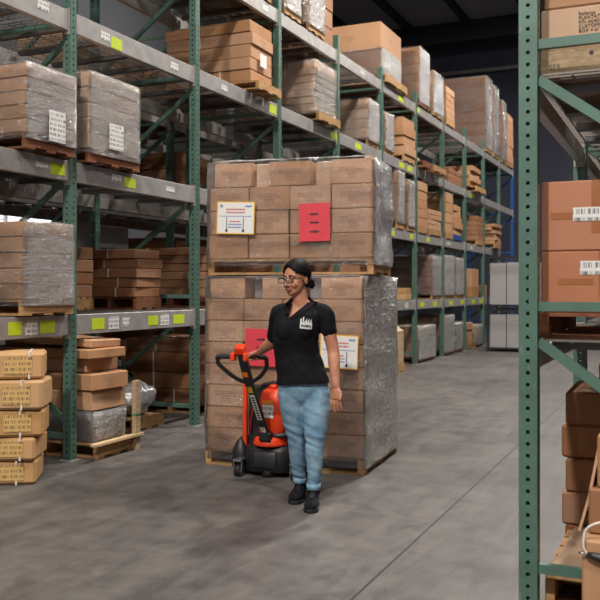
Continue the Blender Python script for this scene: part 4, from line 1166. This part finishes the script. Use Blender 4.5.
# crushed flat cartons straddling the nearest upright
g = 'crushed flat cartons by the nearest upright'
pallet(-5.5, -4.42, 5.80, 6.34, 0, 'wooden pallet under the crushed flat cartons by the nearest upright', 'wood')
items = [(.385, .17, -5.45, -4.50, 5.82, 6.30, 2, .035), (.556, .142, -5.5, -4.46, 5.82, 6.30, -2, .02), (.70, .118, -5.5, -4.58, 5.85, 6.30, 1.5, .03), (.82, .085, -5.6, -4.47, 5.80, 6.28, -3, .035), (.935, .07, -5.55, -4.53, 5.80, 6.26, 5, .03)]
for k, (z, h, xa, xb_, ya, yb_, rr, sg) in enumerate(items):
    carton((xa+xb_)/2, (ya+yb_)/2, z, xb_-xa, yb_-ya, h-.004, 'flat brown carton, %s in the crushed stack by nearest upright' % ('topmost' if k == 4 else 'lowest' if k == 0 else ORD[4-k]+' from top'), g, 'carton_tan' if k % 2 else 'carton', R(rr), None, .008, sag=sg, tilt=(R(-1.5), R(3.5)) if k == 4 else (0, 0))
carton(-4.99, 6.07, .122, .96, .46, .24, 'low carton in clear film on the pallet by the nearest upright', None, 'carton_grey', 0, None, .01, sag=.03)
wrap(-5.47, -4.5, 5.84, 6.30, .125, .372, 'crumpled clear film on the low carton by nearest upright', 'film_heavy', amp=.03, off=.016)
b = MB(); b.box(-.02, .02, -.035, .035, 0, .60); b.box(-.023, .023, -.038, .038, .30, .312, 1)
o = b.build('wooden_post', [M['plywood'], M['gstrap']], None, (-4.395, 6.32, .001)); tag(o, 'upright wooden post with green strap beside the crushed cartons', 'post')
b = MB(); b.box(-.0, .055, -.36, .32, 0, .02); o = b.build('loose_board', M['plywood'], None, (-4.41, 6.06, .122)); o.location.z = .121
tag(o, 'loose wooden board on the pallet edge by the crushed cartons', 'board')
# silver bag load on the floor of the second bay
pallet(-5.75, -4.93, 7.05, 7.58, 0, 'wooden pallet under the silver plastic bags', 'wood')
bg = Blob()
bg.ell((-5.25, 7.30, .27), (.30, .25, .16)); bg.ell((-5.15, 7.36, .30), (.22, .20, .17)); bg.ell((-5.42, 7.28, .36), (.2, .18, .16))
def crump(co, no):
    return co+no*(.035*noise.noise(co*7)+.018*noise.noise(co*18))
o = bg.fuse('silver_bag', M['bag'], .02, None, 2, lambda co, no: (lambda p: Vector((p.x, p.y, max(p.z, .123))))(crump(co, no)))
tag(o, 'crumpled silver plastic bag load on the floor of second bay', 'bag')
bg = Blob(); bg.ell((-5.36, 7.26, .54), (.17, .13, .07)); bg.ell((-5.26, 7.3, .50), (.12, .12, .06))
o = bg.fuse('black_bag', simple('black_plastic_film', (26, 26, 28), .3), .015, None, 2, crump); tag(o, 'black plastic heap on top of the silver bag', 'bag')
b = MB(); b.tube([(-.16, 0, 0), (.16, 0, 0)], .035, 14); o = b.build('plastic_roll', simple('grey_roll', (98, 100, 100), .5), None, (-5.38, 7.2, .655), R(10)); tag(o, 'grey plastic roll lying on the black heap', 'roll')
# plywood crate behind the centre load
pallet(-5.1, -4.40, 13.62, 14.25, 0, 'wooden pallet under the plywood crate behind centre load', 'wood')
b = MB()
for x0, x1, y0, y1 in ((-.32, .32, -.29, -.275), (-.32, .32, .275, .29), (-.32, -.305, -.275, .275), (.305, .32, -.275, .275)): b.box(x0, x1, y0, y1, 0, .56)
b.box(-.32, .32, -.29, .29, 0, .012)
T = Matrix.Translation((.32, 0, .56)) @ Matrix.Rotation(R(-55), 4, 'Y'); b.box(0, .008, -.28, .28, 0, .16, 0, T)
o = b.build('plywood_crate', M['plywood'], None, (-4.74, 13.93, .121)); tag(o, 'open plywood crate on the floor behind the double load', 'crate')
pallet(-5.3, -4.42, 16.2, 17.1, LV[2]+.011, 'empty wooden pallet on third shelf before seventh frame', 'wood')
pallet(-5.3, -4.45, 15.62, 16.1, LV[2]+.011, 'lower dark pallet on third shelf after sixth frame', 'wood_red')
carton(-4.95, 15.85, LV[2]+.132, .6, .4, .1, 'small carton on dark pallet on third shelf after sixth frame', None, 'carton', .1)
# ---- end of aisle: grey board bundles on black stillages
def bundle_mat():
    t = NT('stacked_grey_board'); uv, u, w = uvxy(t)
    f = t.math('FRACT', t.math('MULTIPLY', w, 22)); ln = t.math('LESS_THAN', f, .16)
    return t.done(t.bsdf(t.mix(t.math('MULTIPLY', ln, .45), lin((168, 164, 164)), lin((84, 80, 80))), .7))
M['bundle'] = bundle_mat(); M['blacksteel'] = simple('black_steel', (34, 32, 34), .5, .2)
for ti, (zb, zt_) in enumerate(((.08, .90), (1.06, 2.03))):
    e = empty('steel_stillage', (-3.48, 19.95, 0 if ti == 0 else .96)); tag(e, '%s black steel stillage at the far end of the aisle' % ('lower', 'upper')[ti], 'stillage', 'black stillages')
    H_ = .955 if ti == 0 else 1.17
    for x in (-.60, .60):
        for y in (-.5, .5):
            b = MB(); b.box(x-.02, x+.02, y-.02, y+.02, 0, H_); b.build('leg', M['blacksteel'], e)
    b = MB(); b.box(-.58, .58, -.48, .48, .05, .09); b.build('base_tray', M['blacksteel'], e)
    for y in (-.51, .48):
        b = MB(); b.box(-.58, .58, y, y+.03, H_-.05, H_); b.build('top_rail', M['blacksteel'], e)
    for k in range(3):
        b = MB(); zz_ = .10+(.0 if ti == 0 else .96)
        b.box(-.178, .178, -.44, .44, 0, zt_-zz_-(.04 if ti else .06)+.012*(k % 2))
        o = b.build('board_bundle', M['bundle'], None, (-3.86+.37*k, 19.95, zz_-.008), R(.8*(k-1)))
        tag(o, 'bundle of grey boards, %s from left, on the %s stillage' % (ORD[k], ('lower', 'upper')[ti]), 'bundle', 'grey board bundles')
# ---- right rack
dz = RLV[0]+.011
pallet(-.60, .45, 3.95, 5.0, dz, 'wooden pallet on first shelf of right rack', 'wood_red', h=.115)
def tape(o, w, d, h, u=0.0):
    b = MB(); b.box(u-.028, u+.028, -d/2-.0016, -d/2-.0004, h*.25, h); b.box(u-.2, u-.05, -d/2-.0016, -d/2-.0004, h*.45, h*.55)
    q = b.build('parcel_tape', M['tape'], o); q['label'] = 'brown parcel tape'
for k, (z, h, lx, lz) in enumerate(((dz+.117, .268, -.43, .185), (dz+.387, .308, -.46, .15))):
    w, d = 1.0, .95
    o = carton(-.095, 3.965+d/2, z, w, d, h, 'big red-brown carton, %s of two on first shelf of right rack' % ('lower', 'upper')[k], 'big cartons of the right rack', 'carton_red', R(.3), None, .006)
    tape(o, w, d, h, lx+.105+.095)
    b = MB(); x = lx+.095; b.box(x+.0, x+.115, -d/2-.003, -d/2-.0018, lz-.02, lz+.04); o2 = b.build('shipping_label', M['label'], o); o2['label'] = 'white shipping label'
# second shelf of the right rack: crate with handwriting and printed cartons
z2 = RLV[1]+.011
b = MB(); b.box(-.5, .5, -.45, .45, .012, .12); b.box(-.5, -.42, -.45, .45, 0, .012); b.box(.42, .5, -.45, .45, 0, .012); b.box(-.05, .05, -.45, .45, 0, .012)
cr = b.build('wooden_crate', M['plywood'], None, (-.095, 4.41, z2)); tag(cr, 'low pale wooden crate with handwriting on right rack shelf', 'crate')
text('SF971P', .034, (-.465, -.4512, .035), (PI/2, 0, R(2)), M['ink'], 'handwriting', cr)
b = MB(); b.tube([(-.285, -.4515, .095), (-.285, -.4505, .095)], .010, 10); b.build('knot_hole', M['ink'], cr)
c1 = carton(-.10, 4.41, z2+.121, .99, .88, .185, 'printed carton resting on the pale crate of right rack', None, 'carton_pale', 0, None, .006)
text('Reliance\nPLANTATIONS\nP/N A040W0 2\nCUSTOMER OR\nBOX 4 of 4', .021, (-.335, -.4425, .145), (PI/2, 0, R(0)), M['ink'], 'printed_text', c1)
c2 = carton(-.09, 4.41, z2+.308, .98, .88, .26, 'topmost carton above the printed carton of right rack', None, 'carton', 0, None, .006)
# floor level of the right rack
pallet(-.57, .5, 3.92, 4.72, 0, 'wooden pallet on the floor behind the near right upright', 'wood', h=.14)
b = MB(); b.prism([(-.56, 0), (-.30, 0), (-.30, .008), (-.56, .008)], 3.94, 4.74)
for i, v in enumerate(b.v): b.v[i] = (v[0]+(v[1]-3.94)*.03, v[1], v[2])
o = b.build('cardboard_sheet', M['carton_pale'], None, (0, 0, .143)); tag(o, 'flat tan cardboard sheet lying on the right floor pallet', 'cardboard sheet')
pallet(-.6, .3, 4.84, 5.5, 0, 'wooden pallet under the dark stack in right rack', 'wood_red')
for k in range(4):
    carton(-.20+.012*(k % 2), 5.16, .122+.182*k, .84, .58, .178, 'dark brown carton, %s in the floor stack of right rack' % ('lowest', 'second from bottom', 'second from top', 'topmost')[k], 'dark cartons of the right rack', 'carton_dark', R((k % 2)*2-1), None, .012, sag=.012)
carton(-.075, 3.50, .0015, .55, .40, .485, 'tan carton on the floor before the right upright', None, 'carton_tan', 0, None, .008)
cc = carton(-.06, 3.53, .488, .55, .3, .17, 'brown carton with white label stacked on the tan one', None, 'carton_dark', 0, None, .008)
b = MB(); b.box(-.215, -.10, -.153, -.1508, .03, .10); b.build('white_label', M['label'], cc)
carton(-.05, 3.53, .66, .5, .3, .20, 'upper brown carton at the lower right corner', None, 'carton_tan', R(-2), None, .008)
b = MB(); b.prism([(-.375, .49), (-.365, .49), (-.33, .62), (-.285, .86), (-.295, .86), (-.34, .62)], 3.40, 3.70)
o = b.build('leaning_cardboard', M['carton'], None); tag(o, 'bent cardboard sheet leaning beside the corner cartons', 'cardboard sheet')
e = empty('power_cable', (-.33, 3.28, .44)); tag(e, 'white cable with black plug hanging on the tan carton', 'cable')
b = MB(); b.tube(smooth_path([(.0, 0, 0), (-.012, .0, .03), (-.005, .005, .085), (.035, .005, .115), (.09, .01, .12), (.2, .01, .10)], 6), .0045, 8); b.build('cord', M['strap'], e)
b = MB(); b.tube([(0, 0, -.0), (.02, 0, -.003), (.05, -.002, -.008), (.10, -.002, -.014)], [.009, .014, .017, .015], 12); b.build('plug', M['blackp'], e)
b = MB(); b.tube([(-.03, 0, .004), (0, 0, 0)], .004, 8); b.build('plug_pin', M['chrome'], e)
# further loads deeper in the right rack
load('brown load on the floor of second right bay', 0, -.55, .5, 6.2, 7.2, .9, 3, 'carton_dark')
load('brown load on first shelf of second right bay', RLV[0]+.011, .0, .6, 6.2, 7.2, 1.9, 3, 'carton_dark')
load('brown load on second shelf of second right bay', RLV[1]+.011, -.5, .5, 6.1, 7.2, 3.0, 3, 'carton_dark')
#==PART2==
# ------------------------------------------------------------------ camera, lights
def add_camera():
    cd = bpy.data.cameras.new('camera'); co = bpy.data.objects.new('camera', cd); C.objects.link(co)
    cd.sensor_width = 36; cd.lens = 865/600*36; cd.shift_y = -11/600
    co.location = (0, 0, 1.4); co.rotation_euler = (PI/2, 0, R(24.1)); cd.clip_start = .05
    cd.dof.use_dof = True; cd.dof.focus_distance = 5.7; cd.dof.aperture_fstop = 4.5
    bpy.context.scene.camera = co
add_camera()
t = NT('lamp_diffuser'); em = t.n('ShaderNodeEmission'); em.inputs[0].default_value = (1, .96, .9, 1); em.inputs[1].default_value = 8; M['lampglow'] = t.done(em.outputs[0])
def lamp(x, y, power, where):
    e = empty('high_bay_lamp', (x, y, 9.6)); tag(e, 'high bay lamp hanging above the '+where, 'lamp', 'high bay ceiling lamps')
    b = MB(); b.tube([(0, 0, .02), (0, 0, .16), (0, 0, .42), (0, 0, .6)], [.34, .27, .12, .10], 20); b.build('lamp_shade', M['galv'], e)
    b = MB(); b.tube([(0, 0, .6), (0, 0, WH-.32-9.6)], .012, 6); b.build('hanging_rod', M['galv'], e)
    b = MB(); b.tube([(0, 0, .0), (0, 0, .02)], .3, 20); b.build('diffuser', M['lampglow'], e)
    l = bpy.data.lights.new('lamp_light', 'AREA'); l.shape = 'DISK'; l.size = .6; l.energy = power; l.color = (1, .95, .88)
    o = bpy.data.objects.new('lamp_light', l); C.objects.link(o); o.location = (x, y, 9.57)
    l = bpy.data.lights.new('ceiling_fill', 'POINT'); l.energy = power*.22; l.color = (1, .95, .88); l.shadow_soft_size = .1  # added point light that brightens the ceiling deck
    o = bpy.data.objects.new('ceiling_fill', l); C.objects.link(o); o.location = (x, y, 10.35)
for y, p in ((-5.5, 1500), (2.5, 330), (10.5, 780), (18, 640), (26, 420)): lamp(-1.7, y, p, 'main aisle, at %d metres' % y)  # first one, behind the camera, is added as frontal fill
for y, p in ((9, 160), (18, 120)): lamp(-10.2, y, p, 'rear aisle, at %d metres' % y)
for y, p in ((-3, 400), (6, 250)): lamp(3.4, y, p, 'right aisle, at %d metres' % y)
w = bpy.data.worlds.new('world'); bpy.context.scene.world = w; w.use_nodes = True
w.node_tree.nodes['Background'].inputs[0].default_value = (.5, .55, .62, 1); w.node_tree.nodes['Background'].inputs[1].default_value = .2
sc = bpy.context.scene
sc.view_settings.view_transform = 'Standard'; sc.view_settings.look = 'None'; sc.view_settings.gamma = 1; sc.view_settings.exposure = 0.1
sc.cycles.max_bounces = 8; sc.cycles.transparent_max_bounces = 24; sc.cycles.use_denoising = True
sc.cycles.sample_clamp_indirect = 6; sc.cycles.caustics_reflective = False; sc.cycles.caustics_refractive = False
print('CARTONS', NCART[0])
